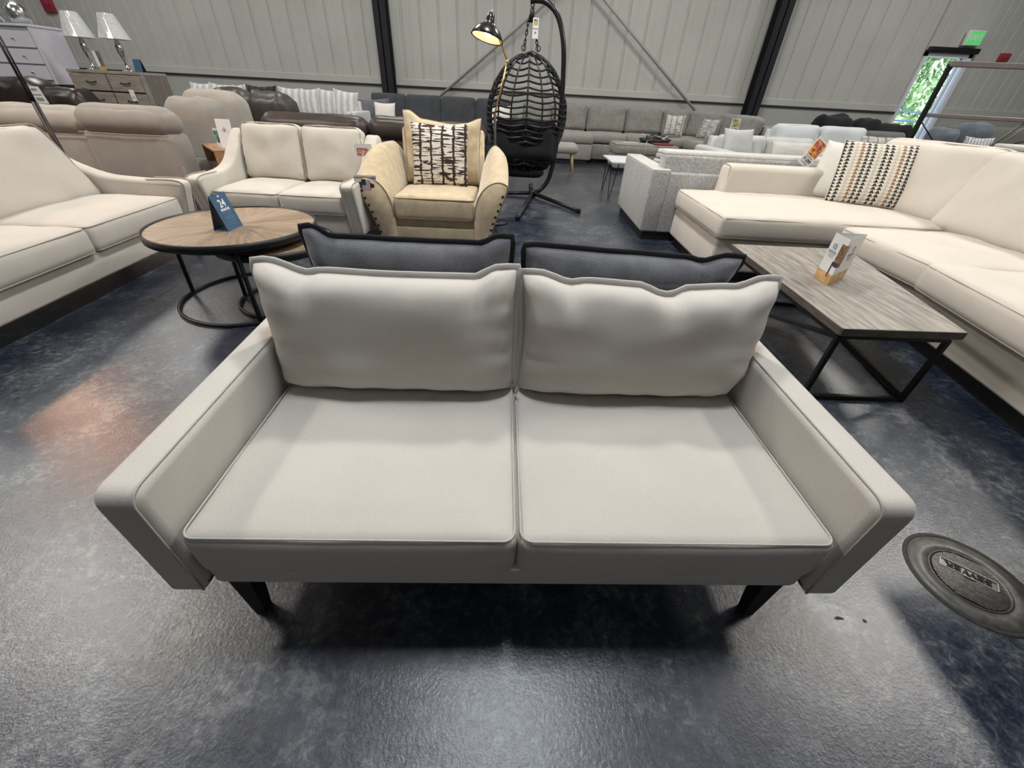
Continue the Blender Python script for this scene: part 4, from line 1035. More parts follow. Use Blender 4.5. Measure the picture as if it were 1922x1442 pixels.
# ------------------------------------------------------------------ grey sectional along the far wall
fs = thing('sectional_sofa', 'large warm grey corner sectional along the far wall right of the hanging chair', 'sectional sofa', (2.5, 11.4, 0))
def fcush(x0, x1, y, zt, lean=10, h=0.58, yaw=0, seed=0, t=0.24):
    leanc('back_cushion', x1-x0-0.01, h, t, ((x0+x1)/2, y, zt-h), yaw, R(lean), seed, False, 0.0, fs, 'greysec', None)
link('base', rel(box(0.2, 4.5, 11.3, 12.6, 0.08, 0.40, 0.02), fs), 'greysec', fs)
link('backrest', rel(box(0.1, 4.9, 12.35, 12.75, 0.08, 1.02, 0.05, 3), fs), 'greysec', fs)
for i, (a, b) in enumerate(((-0.1, 0.62), (0.64, 1.52), (1.54, 2.50), (2.52, 3.42), (3.44, 4.1))): fcush(a, b, 12.0, 1.20, seed=200+i)
fcush(3.9, 4.75, 11.75, 1.19, yaw=R(-45), seed=210)
fcush(4.3, 5.3, 11.35, 1.16, yaw=R(-70), seed=211)
for i, (x, y, w, d_) in enumerate(((1.05, 11.62, 1.0, 0.95), (2.0, 11.72, 0.95, 0.8), (2.95, 11.72, 0.95, 0.8), (3.9, 11.65, 0.95, 1.0))):
    link('seat_cushion', rel(xf(cushion(w, d_, 0.20, 0.04, 0.02, n=(10, 8, 3), seed=i), (x, y, 0.42)), fs), 'greysec2', fs)
link('chaise_base', rel(box(0.55, 1.58, 10.85, 11.9, 0.10, 0.42, 0.02), fs), 'greysec2', fs)
link('chaise_cushion', rel(xf(cushion(1.05, 1.1, 0.20, 0.04, 0.02, n=(10, 8, 3), seed=9), (1.07, 11.4, 0.42)), fs), 'greysec2', fs)
link('plinth', rel(join(box(0.6, 1.5, 10.9, 12.5, 0, 0.11), box(1.5, 4.8, 11.4, 12.6, 0, 0.10)), fs), 'blackwood', fs, smooth=False)
link('side_base', rel(box(3.75, 5.6, 9.75, 11.4, 0.08, 0.42, 0.03), fs), 'greysec2', fs)
link('seat_cushion', rel(xf(cushion(0.85, 1.3, 0.20, 0.04, 0.02, n=(10, 8, 3), seed=8), (4.2, 10.5, 0.42)), fs), 'greysec2', fs)
link('backrest', rel(box(4.95, 5.35, 9.8, 12.3, 0.08, 0.98, 0.06, 3), fs), 'greysec', fs)
leanc('back_cushion', 1.25, 0.6, 0.26, (4.62, 10.55, 0.58), R(-95), R(14), 214, False, 0.0, fs, 'greysec', None)
link('armrest', rel(box(3.7, 5.2, 9.5, 9.75, 0.08, 0.80, 0.05, 3), fs), 'greysec', fs)
throw_pillow('grey striped square pillow propped at the left of the far grey sectional corner', (3.50, 11.25, 0.66), R(-12), 0.44, 0.42, 0.15, 'stripe', 18, 'stripe', 21)
throw_pillow('grey leaf-patterned pillow right of the striped pillow on the far sectional', (4.05, 10.72, 0.66), R(-62), 0.46, 0.40, 0.15, 'leafy', 20, 'leafy', 22)
price_card('upright price card with a yellow picture on the far grey sectional arm', (3.93, 9.0, 0.895), R(0), 0.165, 0.22, 'yellowpic', '$2,799', 0)
# card stands on a little stake of the sectional arm in front
st = link('card_stand', join(bar((3.93, 9.03, 0.0), (3.93, 9.03, 0.92), 0.012), box(3.83, 4.03, 8.95, 9.11, 0, 0.012)), 'black'); tag(st, 'thin black stand holding the yellow price card in front of the far sectional', 'stand')

ot = thing('ottoman', 'warm grey storage ottoman with cables and papers on top in front of the far sectional', 'ottoman', (2.65, 10.4, 0))
link('base', box(-0.66, 0.66, -0.42, 0.42, 0.07, 0.35, 0.03, 3), 'greysec2', ot)
link('cushion', xf(cushion(1.36, 0.88, 0.19, 0.03, 0.01, n=(14, 10, 4)), (0, 0, 0.345)), 'greysec2', ot)
link('piping', xf(tube(loop_rect(1.35, 0.87, 0.18, 0.04, 4), 0.006, True, 5), (0, 0, 0.345)), 'greysec', ot)
link('plinth', box(-0.60, 0.60, -0.36, 0.36, 0, 0.075), 'blackwood', ot, smooth=False)
tag(link('paper_sheet', box(2.15, 2.50, 10.12, 10.30, 0.550, 0.553), 'white', smooth=False), 'white paper strip lying on the left of the grey ottoman', 'paper')
tag(link('paper_sheet', box(2.52, 2.72, 10.10, 10.27, 0.550, 0.553), 'white', smooth=False), 'shorter white paper beside the long paper strip on the ottoman', 'paper')
tag(link('folder', box(2.80, 3.22, 10.02, 10.30, 0.548, 0.575, 0.004), 'redpaper'), 'dark red folder under the tangled cables on the ottoman', 'folder')
tag(link('tray', xf(lathe([(0, 0), (0.24, 0), (0.28, 0.05), (0.27, 0.05), (0.23, 0.01), (0, 0.01)], 20), (2.92, 10.52, 0.552), (0, 0, 0), (1.3, 0.8, 1.6)), 'darkbag'), 'black tray holding coiled cables on the ottoman', 'tray')
rr = random.Random(11)
for k in range(4):
    pts = [(2.92+rr.uniform(-0.30, 0.30), 10.45+rr.uniform(-0.15, 0.15), 0.60+rr.uniform(0, 0.11)) for _ in range(7)]
    o = link('cable', tube(smoothpts(pts, 6), 0.009, sides=6), 'cable' if k < 3 else 'darkbag')
    tag(o, 'tangled thin cable heaped on the black tray of the ottoman', 'cable', 'tangled cables on the ottoman')
o = link('cable', tube(smoothpts([(2.68, 10.2, 0.60), (2.62, 10.05, 0.58), (2.60, 9.95, 0.50), (2.60, 9.94, 0.35), (2.58, 9.95, 0.27)], 6), 0.006, sides=6), 'cable'); tag(o, 'single loose cable hanging down the front of the ottoman', 'cable')

# stool and hairpin table
sl = thing('footstool', 'grey upholstered footstool with splayed pale wooden legs behind the hanging chair', 'footstool', (0.80, 9.75, 0))
link('seat', xf(cushion(0.62, 0.52, 0.17, 0.07, 0.02, n=(14, 12, 5)), (0, 0, 0.34)), 'taupe', sl)
for sx in (-1, 1):
    for sy in (-1, 1):
        link('leg', tube([(sx*0.20, sy*0.16, 0.36), (sx*0.25, sy*0.21, 0.0)], [0.026, 0.015], sides=10), 'legwood', sl)
hp = thing('side_table', 'white-topped side table on black hairpin legs behind the silver sofa arm', 'side table', (1.62, 7.45, 0))
link('table_top', box(-0.26, 0.26, -0.42, 0.42, 0.50, 0.525, 0.004), 'white', hp, smooth=False)
for sx in (-1, 1):
    for sy in (-1, 1):
        link('hairpin_leg', tube(smoothpts([(sx*0.12, sy*0.34, 0.50), (sx*0.19, sy*0.36, 0.02), (sx*0.20, sy*0.35, 0.0), (sx*0.21, sy*0.34, 0.02), (sx*0.22, sy*0.22, 0.50)], 5), 0.007, sides=6), 'black', hp)

# ------------------------------------------------------------------ egg chair with stand
ec = thing('hanging_chair', 'black woven egg-shaped hanging chair seen from behind', 'hanging chair', (0.0, 7.0, 0.27))
EH = 1.50
def egg_r(s):   # half width at height fraction s
    T = ((0, 0.12), (0.1, 0.33), (0.25, 0.47), (0.4, 0.548), (0.5, 0.57), (0.62, 0.56), (0.77, 0.47), (0.87, 0.36), (0.93, 0.26), (0.97, 0.16), (1, 0.03))
    for (a, b), (c, d) in zip(T, T[1:]):
        if s <= c: return b+(d-b)*(s-a)/(c-a)
    return 0.03
def egg_p(th, s, k=1.0):
    r = egg_r(s)*k; return Vector((r*math.cos(th)*1.0, -r*0.62*math.sin(th), EH*s))
# rim hoop in the x-z plane (slightly forward = +y side open)
hoop = [Vector((egg_r(s)*1.0, 0.02, EH*s)) for s in [i/30 for i in range(31)]]
hoop2 = [Vector((-egg_r(s)*1.0, 0.02, EH*s)) for s in [i/30 for i in range(30, -1, -1)]]
link('rim_hoop', tube(hoop+hoop2[1:-1], 0.020, True, 8), 'black', ec)
link('rim_hoop', tube([p+Vector((0, 0.10, 0)) for p in [Vector((v.x*0.93, v.y, v.z*0.97+0.02)) for v in hoop+hoop2[1:-1]]], 0.014, True, 6), 'black', ec)
NR = 7
for i in range(1, NR+1):
    th = PI*i/(NR+1)
    link('back_rib', tube([egg_p(th, s) for s in [0.005+0.99*j/28 for j in range(29)]], 0.012, sides=6), 'blackgloss', ec)
rowz = [0.12+0.80*j/17 for j in range(18)]
for j, s in enumerate(rowz):
    pts = []; K = 48
    for k in range(K+1):
        th = PI*k/K; wv = 0.018*math.cos(th*(NR+1))*(1 if j % 2 else -1)+0.016*abs(math.sin(th*(NR+1)/1.0))
        p = egg_p(th, s+0.012*math.sin(th)); p.z += -0.030*abs(math.sin(th*(NR+1)/2))
        p.y += wv*0.6; pts.append(p)
    link('woven_band', tube(pts, 0.013, sides=6, flat=(1.0, 1.0) if s > 0.5 else (0.9, 1.5)), 'black', ec)
cu = cushion(0.86, 0.52, 0.30, 0.13, 0.05, 0.03, 0.02, 0.03, seed=5, n=(16, 12, 6))
link('seat_cushion', xf(cu, (0, 0.16, 0.10)), 'black_fab', ec)
cu = cushion(0.90, 0.52, 0.18, 0.09, 0.05, 0.03, 0.02, 0.03, seed=6, n=(16, 12, 6))
link('back_cushion', xf(cu, (0, -0.06, 0.46), (R(80), 0, 0)), 'black_fab', ec)
link('drape', xf(cushion(0.60, 0.30, 0.10, 0.04, 0.0, 0.03, 0.02, 0.03, seed=8, n=(12, 8, 4)), (0.0, 0.02, 0.005)), 'black_fab', ec)
def chain(a, b, parent, n):
    a, b = Vector(a), Vector(b); bms = []; t = (b-a)/n; dirv = t.normalized(); s = dirv.cross(Vector((0, 1, 0))).normalized(); q = dirv.cross(s)
    for i in range(n):
        c = a+t*(i+0.5); w = s if i % 2 else q; L = t.length*0.66
        pts = [c+dirv*math.cos(k*PI/6)*L+w*math.sin(k*PI/6)*L*0.42 for k in range(12)]
        bms.append(tube(pts, 0.0065, True, 5))
    return link('chain', join(*bms), 'black', parent)
chain((-0.035, 0, 1.86), (-0.085, 0, EH+0.03), ec, 7); chain((0.015, 0, 1.86), (0.105, 0, EH+0.03), ec, 7)
link('chain_ring', join(*[tube([(x+0.03*math.cos(a), 0, EH+0.04+0.03*math.sin(a)) for a in [2*PI*k/16 for k in range(16)]], 0.007, True, 6) for x in (-0.088, 0.108)]), 'black', ec)
link('spring', xf(lathe([(0, 0), (0.03, 0), (0.03, 0.14), (0, 0.14)], 14), (0.0, 0, 1.80)), 'black', ec)
link('top_hook', tube(smoothpts([(0.0, 0, 1.94), (0.022, 0, 1.965), (0, 0, 1.985), (-0.022, 0, 1.965), (0, 0, 1.94)], 4), 0.007, sides=6), 'black', ec)
sd_ = thing('hanging_chair_stand', 'black curved tubular stand with splayed feet holding the egg chair', 'stand', (0.16, 6.86, 0))
P0 = smoothpts([(0, 0, 0.05), (0.12, -0.005, 0.10), (0.24, -0.01, 0.27), (0.295, -0.015, 0.60), (0.325, 0, 1.0), (0.315, 0.03, 1.50), (0.275, 0.06, 1.88), (0.175, 0.09, 2.14), (0.03, 0.12, 2.26), (-0.10, 0.14, 2.285), (-0.19, 0.14, 2.275)], 6)
link('pole', tube(P0, 0.033, sides=12), 'blackgloss', sd_)
link('hub', xf(lathe([(0, 0.0), (0.05, 0.0), (0.05, 0.09), (0, 0.09)], 16), (0, 0, 0.0)), 'black', sd_)
for ex_, ey in ((-0.20, -1.55), (0.63, -0.98), (-0.50, -0.05), (-0.02, 0.75)):
    link('foot', tube([(0, 0, 0.05), (ex_, ey, 0.03)], 0.028, sides=10), 'black', sd_)
    link('end_cap', xf(box(-0.032, 0.032, -0.03, 0.03, 0, 0.06, 0.006), (ex_, ey, 0)), 'black', sd_)
tt = thing('price_tag', 'long white price tag hanging from the egg chair chain', 'price tag', (0.055, 6.93, 1.905))
link('card', box(-0.038, 0.038, -0.003, 0, 0, 0.205), 'card', tt, smooth=False)
link('picture', box(-0.026, 0.026, -0.005, -0.003, 0.135, 0.19), 'yellowpic', tt, smooth=False)
link('fold_line', box(-0.036, 0.036, -0.005, -0.003, 0.095, 0.10), 'ink', tt, smooth=False)
link('small_print', box(-0.012, 0.012, -0.005, -0.003, 0.05, 0.07), 'greyink', tt, smooth=False)

# ------------------------------------------------------------------ brass-armed floor lamp
fl = thing('floor_lamp', 'black dome floor lamp on a brass arm, lit, beside the hanging chair', 'floor lamp', (-0.315, 5.15, 0))
link('base', lathe([(0, 0), (0.155, 0), (0.155, 0.018), (0.03, 0.026), (0, 0.026)], 32), 'black', fl)
link('pole', tube([(0, 0, 0.02), (-0.035, 0.12, 1.12)], 0.016, sides=10), 'black', fl)
link('brass_pole', tube([(-0.035, 0.12, 1.12), (0.085, 0.16, 1.57)], 0.009, sides=8), 'brass', fl, label='brass upper pole leaning right')
link('joint', tube([(0.085, 0.14, 1.57), (0.085, 0.18, 1.57)], 0.014, sides=8), 'brass', fl)
link('brass_arm', tube([(0.085, 0.16, 1.575), (-0.085, 0.13, 1.90)], 0.009, sides=8), 'brass', fl, label='brass arm rising to the shade')
shade = lathe([(0.0, 0.20), (0.035, 0.195), (0.042, 0.15), (0.045, 0.12), (0.07, 0.105), (0.12, 0.075), (0.155, 0.025), (0.165, 0.0), (0.16, 0.0), (0.15, 0.025), (0.115, 0.07), (0.07, 0.098), (0.0, 0.105)], 32)
sh = link('lamp_shade', xf(shade, (-0.125, 0.10, 1.74), (R(-10), R(12), 0)), 'blackgloss', fl)
link('reflector', xf(lathe([(0.152, 0.004), (0.142, 0.028), (0.11, 0.065), (0.0, 0.09)], 28), (-0.125, 0.10, 1.74), (R(-10), R(12), 0)), 'inwhite', sh, label='white inner reflector')
link('finial', xf(lathe([(0.0, 0.23), (0.008, 0.225), (0.008, 0.19), (0, 0.19)], 10), (-0.125, 0.10, 1.74), (R(-10), R(12), 0)), 'chrome', sh)
link('bulb', xf(lathe([(0, 0.01), (0.03, 0.022), (0.035, 0.045), (0.02, 0.08), (0, 0.085)], 16), (-0.125, 0.10, 1.74), (R(-10), R(12), 0)), 'glow', fl)

lp2 = thing('floor_lamp', 'tall black floor lamp pole rising behind the left sofa', 'floor lamp', (-4.03, 3.84, 0))
link('base', lathe([(0, 0), (0.16, 0), (0.16, 0.02), (0.02, 0.03), (0, 0.03)], 28), 'black', lp2)
link('pole', tube([(0, 0, 0.02), (0, 0, 1.08)], 0.020, sides=10), 'black', lp2)
link('upper_pole', tube([(-0.010, 0, 1.05), (-0.020, 0, 1.62)], 0.009, sides=8), 'black', lp2)
link('upper_pole', tube([(0.012, 0, 1.05), (0.012, 0, 1.62)], 0.007, sides=8), 'black', lp2)
hx, hy, hz = -0.62, -0.76, 1.98
link('arm', tube(smoothpts([(0, 0, 1.60), (-0.06, -0.05, 1.85), (-0.3, -0.36, 2.08), (hx, hy, hz+0.06)], 5), 0.010, sides=8), 'black', lp2)
link('lamp_shade', xf(lathe([(0.0, 0.07), (0.08, 0.06), (0.15, 0.0), (0.145, 0.0), (0.075, 0.052), (0.0, 0.062)], 28), (hx, hy, hz)), 'black', lp2)
link('bulb', xf(lathe([(0, -0.05), (0.035, -0.03), (0.04, 0.0), (0.02, 0.04), (0, 0.05)], 16), (hx, hy, hz-0.02)), 'glow', lp2)
pl = bpy.data.lights.new('warm_bulb_light', 'POINT'); pl.energy = 60; pl.color = (1.0, 0.50, 0.28); pl.shadow_soft_size = 0.07
po = bpy.data.objects.new('warm_bulb_light', pl); COL.objects.link(po); po.location = (-3.99+hx, 3.84+hy, hz-0.14)

# ------------------------------------------------------------------ recliners, back left
def recliner_back(t, x0, x1, y, ztop, fab, rz=0, seed=0, zseam=0.72, th=0.30):
    """one rear section of a reclining sofa seen from behind: roll on top, flat panel, loose flap"""
    w = x1-x0
    roll = cushion(w-0.01, th+0.06, 0.30, 0.145, 0.01, 0.0, 0.02, 0.006, seed=seed, n=(24, 16, 14))
    xf(roll, ((x0+x1)/2, y+th/2, ztop-0.33), (R(-4), 0, 0))
    pnl = cushion(w-0.03, th, 0.62, 0.06, 0.0, 0.0, 0.02, 0.0, seed=seed+1, n=(16, 8, 8))
    xf(pnl, ((x0+x1)/2, y+th/2+0.02, ztop-0.90))
    o = link('back_section', join(roll, pnl), fab, t)
    link('seam', tube([(x0+0.03, y-0.012, ztop-0.30), ((x0+x1)/2, y-0.020, ztop-0.305), (x1-0.03, y-0.012, ztop-0.30)], 0.006, sides=5), 'black_fab' if 'lea' in fab else 'beige_pipe', o)
    link('lower_flap', box(x0+0.02, x1-0.02, y+0.03, y+0.06, 0.10, ztop-0.62, 0.01), fab, o)
    return o
rc = thing('reclining_sofa', 'taupe reclining sectional seen from behind beyond the left sofa', 'reclining sofa', (-5.2, 5.25, 0))
recliner_back(rc, -2.35, -1.22, 0.25, 0.99, 'taupe2', seed=300)
recliner_back(rc, -1.20, -0.08, 0.20, 0.98, 'taupe2', seed=303)
recliner_back(rc, -0.02, 1.08, 0.03, 1.03, 'taupe', seed=306)
link('corner_section', xf(cushion(0.60, 0.55, 0.98, 0.14, 0.02, 0, 0.02, 0.02, seed=310, n=(12, 10, 10)), (0.80, 1.0, 0.08)), 'taupe', rc)
link('corner_section', xf(cushion(0.75, 0.55, 1.02, 0.15, 0.02, 0, 0.02, 0.02, seed=311, n=(12, 10, 10)), (0.62, 1.75, 0.12), (0, 0, R(6))), 'taupe2', rc)
link('seat_base', box(-2.3, 1.8, 0.45, 1.4, 0.05, 0.42, 0.03), 'taupe', rc)
br1 = thing('reclining_sofa', 'brown leather reclining sofa seen from behind beyond the pale loveseat', 'reclining sofa', (-2.5, 6.45, 0))
recliner_back(br1, -1.22, 0.27, 0.0, 0.985, 'brownlea', seed=320)
recliner_back(br1, 0.29, 1.15, 0.0, 1.0, 'brownlea', seed=323)
recliner_back(br1, 1.17, 1.95, 0.05, 0.97, 'brownlea', seed=326)
link('seat_base', box(-1.2, 1.9, 0.3, 1.0, 0.05, 0.45, 0.03), 'brownlea', br1)
br2 = thing('recliner', 'dark grey-brown leather recliner angled behind the oak cubby table', 'recliner', (-4.5, 7.85, 0), R(-14))
for i, (x, w) in enumerate(((-0.40, 0.80), (0.37, 0.72))):
    c = cushion(w, 0.46, 1.03, 0.17, 0.03, 0, 0.03, 0.03, seed=330+i, n=(14, 12, 10))
    o = link('back_section', xf(c, (x, 0.1, 0.12), (R(6), 0, 0)), 'greylea', br2)
    link('seam', tube(smoothpts([(x-w*0.3, -0.16, 0.98), (x-w*0.28, -0.05, 1.14), (x-w*0.28, 0.12, 1.18)], 5), 0.006, sides=5), 'black_fab', o)
link('seat_base', box(-0.85, 0.8, 0.1, 1.0, 0.05, 0.5, 0.08, 3), 'greylea', br2)
link('armrest', box(-0.98, -0.78, -0.05, 0.9, 0.1, 0.72, 0.09, 4), 'greylea', br2)

dl = thing('reclining_sofa', 'dark brown leather recliner with a white tag below the white dresser', 'reclining sofa', (-7.4, 6.7, 0))
link('back_section', xf(cushion(1.5, 0.42, 1.06, 0.16, 0.02, 0, 0.02, 0.03, seed=340, n=(16, 10, 10)), (-0.20, 0.2, 0.10)), 'darklea', dl)
link('back_section', xf(cushion(0.62, 0.46, 1.00, 0.16, 0.02, 0, 0.02, 0.03, seed=341, n=(12, 10, 10)), (0.70, 0.25, 0.08)), 'darklea', dl)
link('seat_base', box(-1.0, 1.0, 0.2, 1.1, 0.05, 0.42, 0.04), 'darklea', dl)
tg = thing('price_tag', 'white price tag on the dark brown leather recliner below the white dresser', 'price tag', (-6.88, 6.655, 1.00))
link('card', xf(box(-0.09, 0.09, -0.003, 0, -0.10, 0.10), (0, 0, 0), (R(10), 0, 0)), 'card', tg, smooth=False)
link('small_print', xf(join(box(-0.04, 0.04, -0.005, -0.003, 0.05, 0.075), box(-0.06, 0.06, -0.005, -0.003, -0.005, 0.008), box(-0.05, 0.05, -0.005, -0.003, -0.07, -0.03)), (0, 0, 0), (R(10), 0, 0)), 'greyink', tg, smooth=False)

# ------------------------------------------------------------------ oak cubby table and cards
cb = thing('side_table', 'honey oak open cubby side table behind the pale loveseat arm', 'side table', (-3.70, 5.74, 0), R(-47))
w, d2 = 0.37, 0.30
link('table_top', box(-w, w, -d2, d2, 0.59, 0.612, 0.004), 'oak', cb, smooth=False)
link('side_panel', box(-w, -w+0.022, -d2, d2, 0.0, 0.59), 'oak', cb, smooth=False)
link('side_panel', box(w-0.022, w, -d2, d2, 0.0, 0.59), 'oak', cb, smooth=False)
link('shelf', box(-w+0.022, w-0.022, -d2, d2, 0.36, 0.38), 'oak', cb, smooth=False)
link('back_panel', box(-w+0.022, w-0.022, d2-0.02, d2, 0.0, 0.59), 'oak', cb, smooth=False)
vd = thing('display_card', 'curved white card with a green and black picture on the oak cubby table', 'card', (-3.74, 5.62, 0.613), R(8))
link('card', loft([[(0.09*math.cos(a), -0.09*math.sin(a)+0.02, z) for a in [R(20+140*k/10) for k in range(11)]] for z in (0, 0.20)], cap=False, closed=False), 'card', vd)
bmc = loft([[(0.0915*math.cos(a), -0.0915*math.sin(a)+0.02, z) for a in [R(45+90*k/8) for k in range(9)]] for z in (0.05, 0.175)], cap=False, closed=False)
link('picture', bmc, 'greenpic', vd)
bc = thing('display_card', 'plain tall white card back standing beside the curved picture card', 'card', (-3.62, 5.50, 0.613), R(6))
link('card', xf(box(-0.085, 0.085, -0.004, 0, 0, 0.30, 0.001), (0, 0, 0), (R(-8), 0, 0)), 'card', bc, smooth=False)
link('logo', xf(join(box(-0.01, 0.01, -0.0055, -0.004, 0.17, 0.20), tube(smoothpts([(-0.03, -0.005, 0.17), (0.0, -0.005, 0.215), (0.05, -0.005, 0.16)], 4), 0.0015, sides=4)), (0, 0, 0), (R(-8), 0, 0)), 'greyink', bc, smooth=False)

# ------------------------------------------------------------------ dressers and lamps, top left
gd = thing('dresser', 'grey-washed wooden dresser with dark drawer pulls carrying two wrapped lamps', 'dresser', (-6.70, 7.75, 0))
w, dd_, zt = 0.60, 0.48, 1.32
link('carcass', join(box(-w, w, 0, dd_, 0.05, zt-0.03, 0.004), box(-w-0.01, w+0.01, -0.02, dd_, zt-0.04, zt, 0.006), box(-w, -w+0.06, -0.018, 0.0, 0.05, zt-0.04), box(w-0.06, w, -0.018, 0.0, 0.05, zt-0.04)), 'dresser', gd, smooth=False)
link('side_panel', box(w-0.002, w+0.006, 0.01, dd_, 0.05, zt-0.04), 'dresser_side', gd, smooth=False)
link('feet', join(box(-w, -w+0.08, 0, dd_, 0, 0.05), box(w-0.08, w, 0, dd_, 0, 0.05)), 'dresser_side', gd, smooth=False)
for r_ in range(5):
    for c_ in (-1, 1):
        x = c_*0.272; z = zt-0.155-r_*0.235
        dr = link('drawer', box(x-0.262, x+0.262, -0.026, 0.0, z-0.107, z+0.107, 0.004), 'dresser', gd, smooth=False)
        link('pull', tube(smoothpts([(x-0.075, -0.026, z+0.012), (x-0.06, -0.052, z), (x, -0.058, z-0.004), (x+0.06, -0.052, z), (x+0.075, -0.026, z+0.012)], 4), 0.008, sides=6), 'black', dr)
link('drawer_gaps', box(-0.535, 0.535, -0.006, -0.001, 0.08, zt-0.045), 'inside', gd, smooth=False)
pt = thing('price_tag', 'small white price tag on the grey-washed dresser drawer', 'price tag', (-6.38, 7.715, 0.93))
link('card', box(-0.04, 0.04, -0.003, 0, 0, 0.16), 'card', pt, smooth=False)
link('small_print', box(-0.02, 0.02, -0.005, -0.003, 0.05, 0.065), 'greyink', pt, smooth=False)

def wrapped_lamp(x, y, z, label, s=1.0):
    t = thing('table_lamp', label, 'table lamp', (x, y, z), 0, 'plastic-wrapped table lamps')
    prof = [(0, 0), (0.085, 0), (0.085, 0.018), (0.035, 0.03), (0.02, 0.07), (0.016, 0.12), (0.026, 0.17), (0.05, 0.25), (0.055, 0.30), (0.035, 0.36), (0.018, 0.39), (0.025, 0.41), (0.012, 0.43), (0, 0.43)]
    link('lamp_base', xf(lathe(prof, 24), sc=(s, s, s)), 'chrome', t)
    bm = bmesh.new(); bm.free()
    rings = []
    for i in range(7):
        k = i/6; r = 0.20+(0.10-0.20)*k
        rings.append([((r+0.004*math.sin(a*13+i))*math.cos(a)*s, (r+0.004*math.sin(a*13+i))*math.sin(a)*s, (0.40+0.30*k)*s) for a in [2*PI*j/48 for j in range(48)]])
    link('lamp_shade', loft(rings, cap=False), 'shade', t)
    link('harp', tube([(0, 0, 0.43*s), (0, 0, 0.66*s)], 0.005, sides=6), 'chrome', t)
    return t
wrapped_lamp(-7.06, 7.98, zt, 'left plastic-wrapped nickel table lamp on the grey-washed dresser')
wrapped_lamp(-6.50, 7.98, zt, 'right plastic-wrapped nickel table lamp on the grey-washed dresser')
sg = thing('sign_card', 'small tall card with a white stripe between the two wrapped lamps', 'card', (-6.79, 7.84, zt))
link('card', box(-0.055, 0.055, -0.004, 0, 0, 0.24), 'dresser_side', sg, smooth=False)
link('white_stripe', box(-0.055, -0.01, -0.006, -0.004, 0.05, 0.24), 'card', sg, smooth=False)
link('photo_band', box(-0.055, 0.055, -0.006, -0.004, 0.0, 0.05), 'amber', sg, smooth=False)
link('lettering', xf(text_mesh('12', 0.05, 0.0005), (0.02, -0.006, 0.13), (PI/2, 0, 0)), 'ink', sg, smooth=False)
bo = thing('tent_card', 'small dark blue tent card right of the wrapped lamps', 'card', (-6.27, 7.9, zt))
link('front_panel', xf(box(-0.06, 0.06, -0.003, 0, 0, 0.17), (0, 0, 0), (R(-14), 0, 0)), 'blue', bo, smooth=False)
link('back_panel', xf(box(-0.06, 0.06, -0.003, 0, 0, 0.17), (0.0, 0.09, 0), (R(14), 0, 0)), 'navy', bo, smooth=False)

wd = thing('dresser', 'white lacquered dresser with small knobs at the top left corner', 'dresser', (-8.35, 7.90, 1.10))
w = 0.66; zt2 = 0.74
link('carcass', join(box(-w, w, 0, 0.5, 0.0, zt2-0.03, 0.004), box(-w-0.015, w+0.015, -0.025, 0.515, zt2-0.03, zt2, 0.006), box(-w, -w+0.05, -0.016, 0, 0, zt2-0.03), box(w-0.05, w, -0.016, 0, 0, zt2-0.03)), 'whitelac', wd, smooth=False)
link('drawer_gaps', box(-w+0.05, w-0.05, -0.004, 0.0, 0.02, zt2-0.035), 'greyink', wd, smooth=False)
z = 0.055
for h, cols in ((0.19, 1), (0.19, 1), (0.21, 2)):
    for c_ in range(cols):
        ww = (2*w-0.11)/cols; x0 = -w+0.055+c_*ww
        dr = link('drawer', box(x0+0.006, x0+ww-0.006, -0.020, 0.0, z, z+h-0.012, 0.004), 'whitelac', wd, smooth=False)
        for kx in ((0.22, 0.78) if cols == 1 else (0.5,)):
            link('knob', xf(lathe([(0, 0.03), (0.014, 0.026), (0.016, 0.018), (0.007, 0.012), (0.007, 0), (0, 0)], 12), (x0+ww*kx, -0.020, z+h/2), (PI/2, 0, 0)), 'chrome', dr)
    z += h+0.012
bk = thing('cabinet', 'black cabinet the white dresser stands on', 'cabinet', (-8.35, 7.90, 0))
link('carcass', box(-0.85, 0.66, 0.05, 0.55, 0, 1.10, 0.01), 'blackwood', bk, smooth=False)
link('door', box(-0.83, -0.10, 0.03, 0.05, 0.03, 1.07, 0.004), 'blackwood', bk, smooth=False)
link('door', box(-0.08, 0.64, 0.03, 0.05, 0.03, 1.07, 0.004), 'blackwood', bk, smooth=False)
for x, lab in ((-8.42, 'left bulbous silver vase lamp on the white dresser'), (-7.98, 'right bulbous silver vase lamp on the white dresser')):
    t = thing('table_lamp', lab, 'table lamp', (x, 8.1, 1.84), 0, 'silver lamps on the white dresser')
    link('lamp_base', lathe([(0, 0), (0.09, 0), (0.12, 0.04), (0.145, 0.12), (0.13, 0.20), (0.07, 0.27), (0.03, 0.31), (0.03, 0.36), (0, 0.36)], 28), 'foil', t)
    link('lamp_shade', lathe([(0.20, 0.40), (0.14, 0.66), (0.138, 0.66), (0.198, 0.40)], 28), 'shade', t)

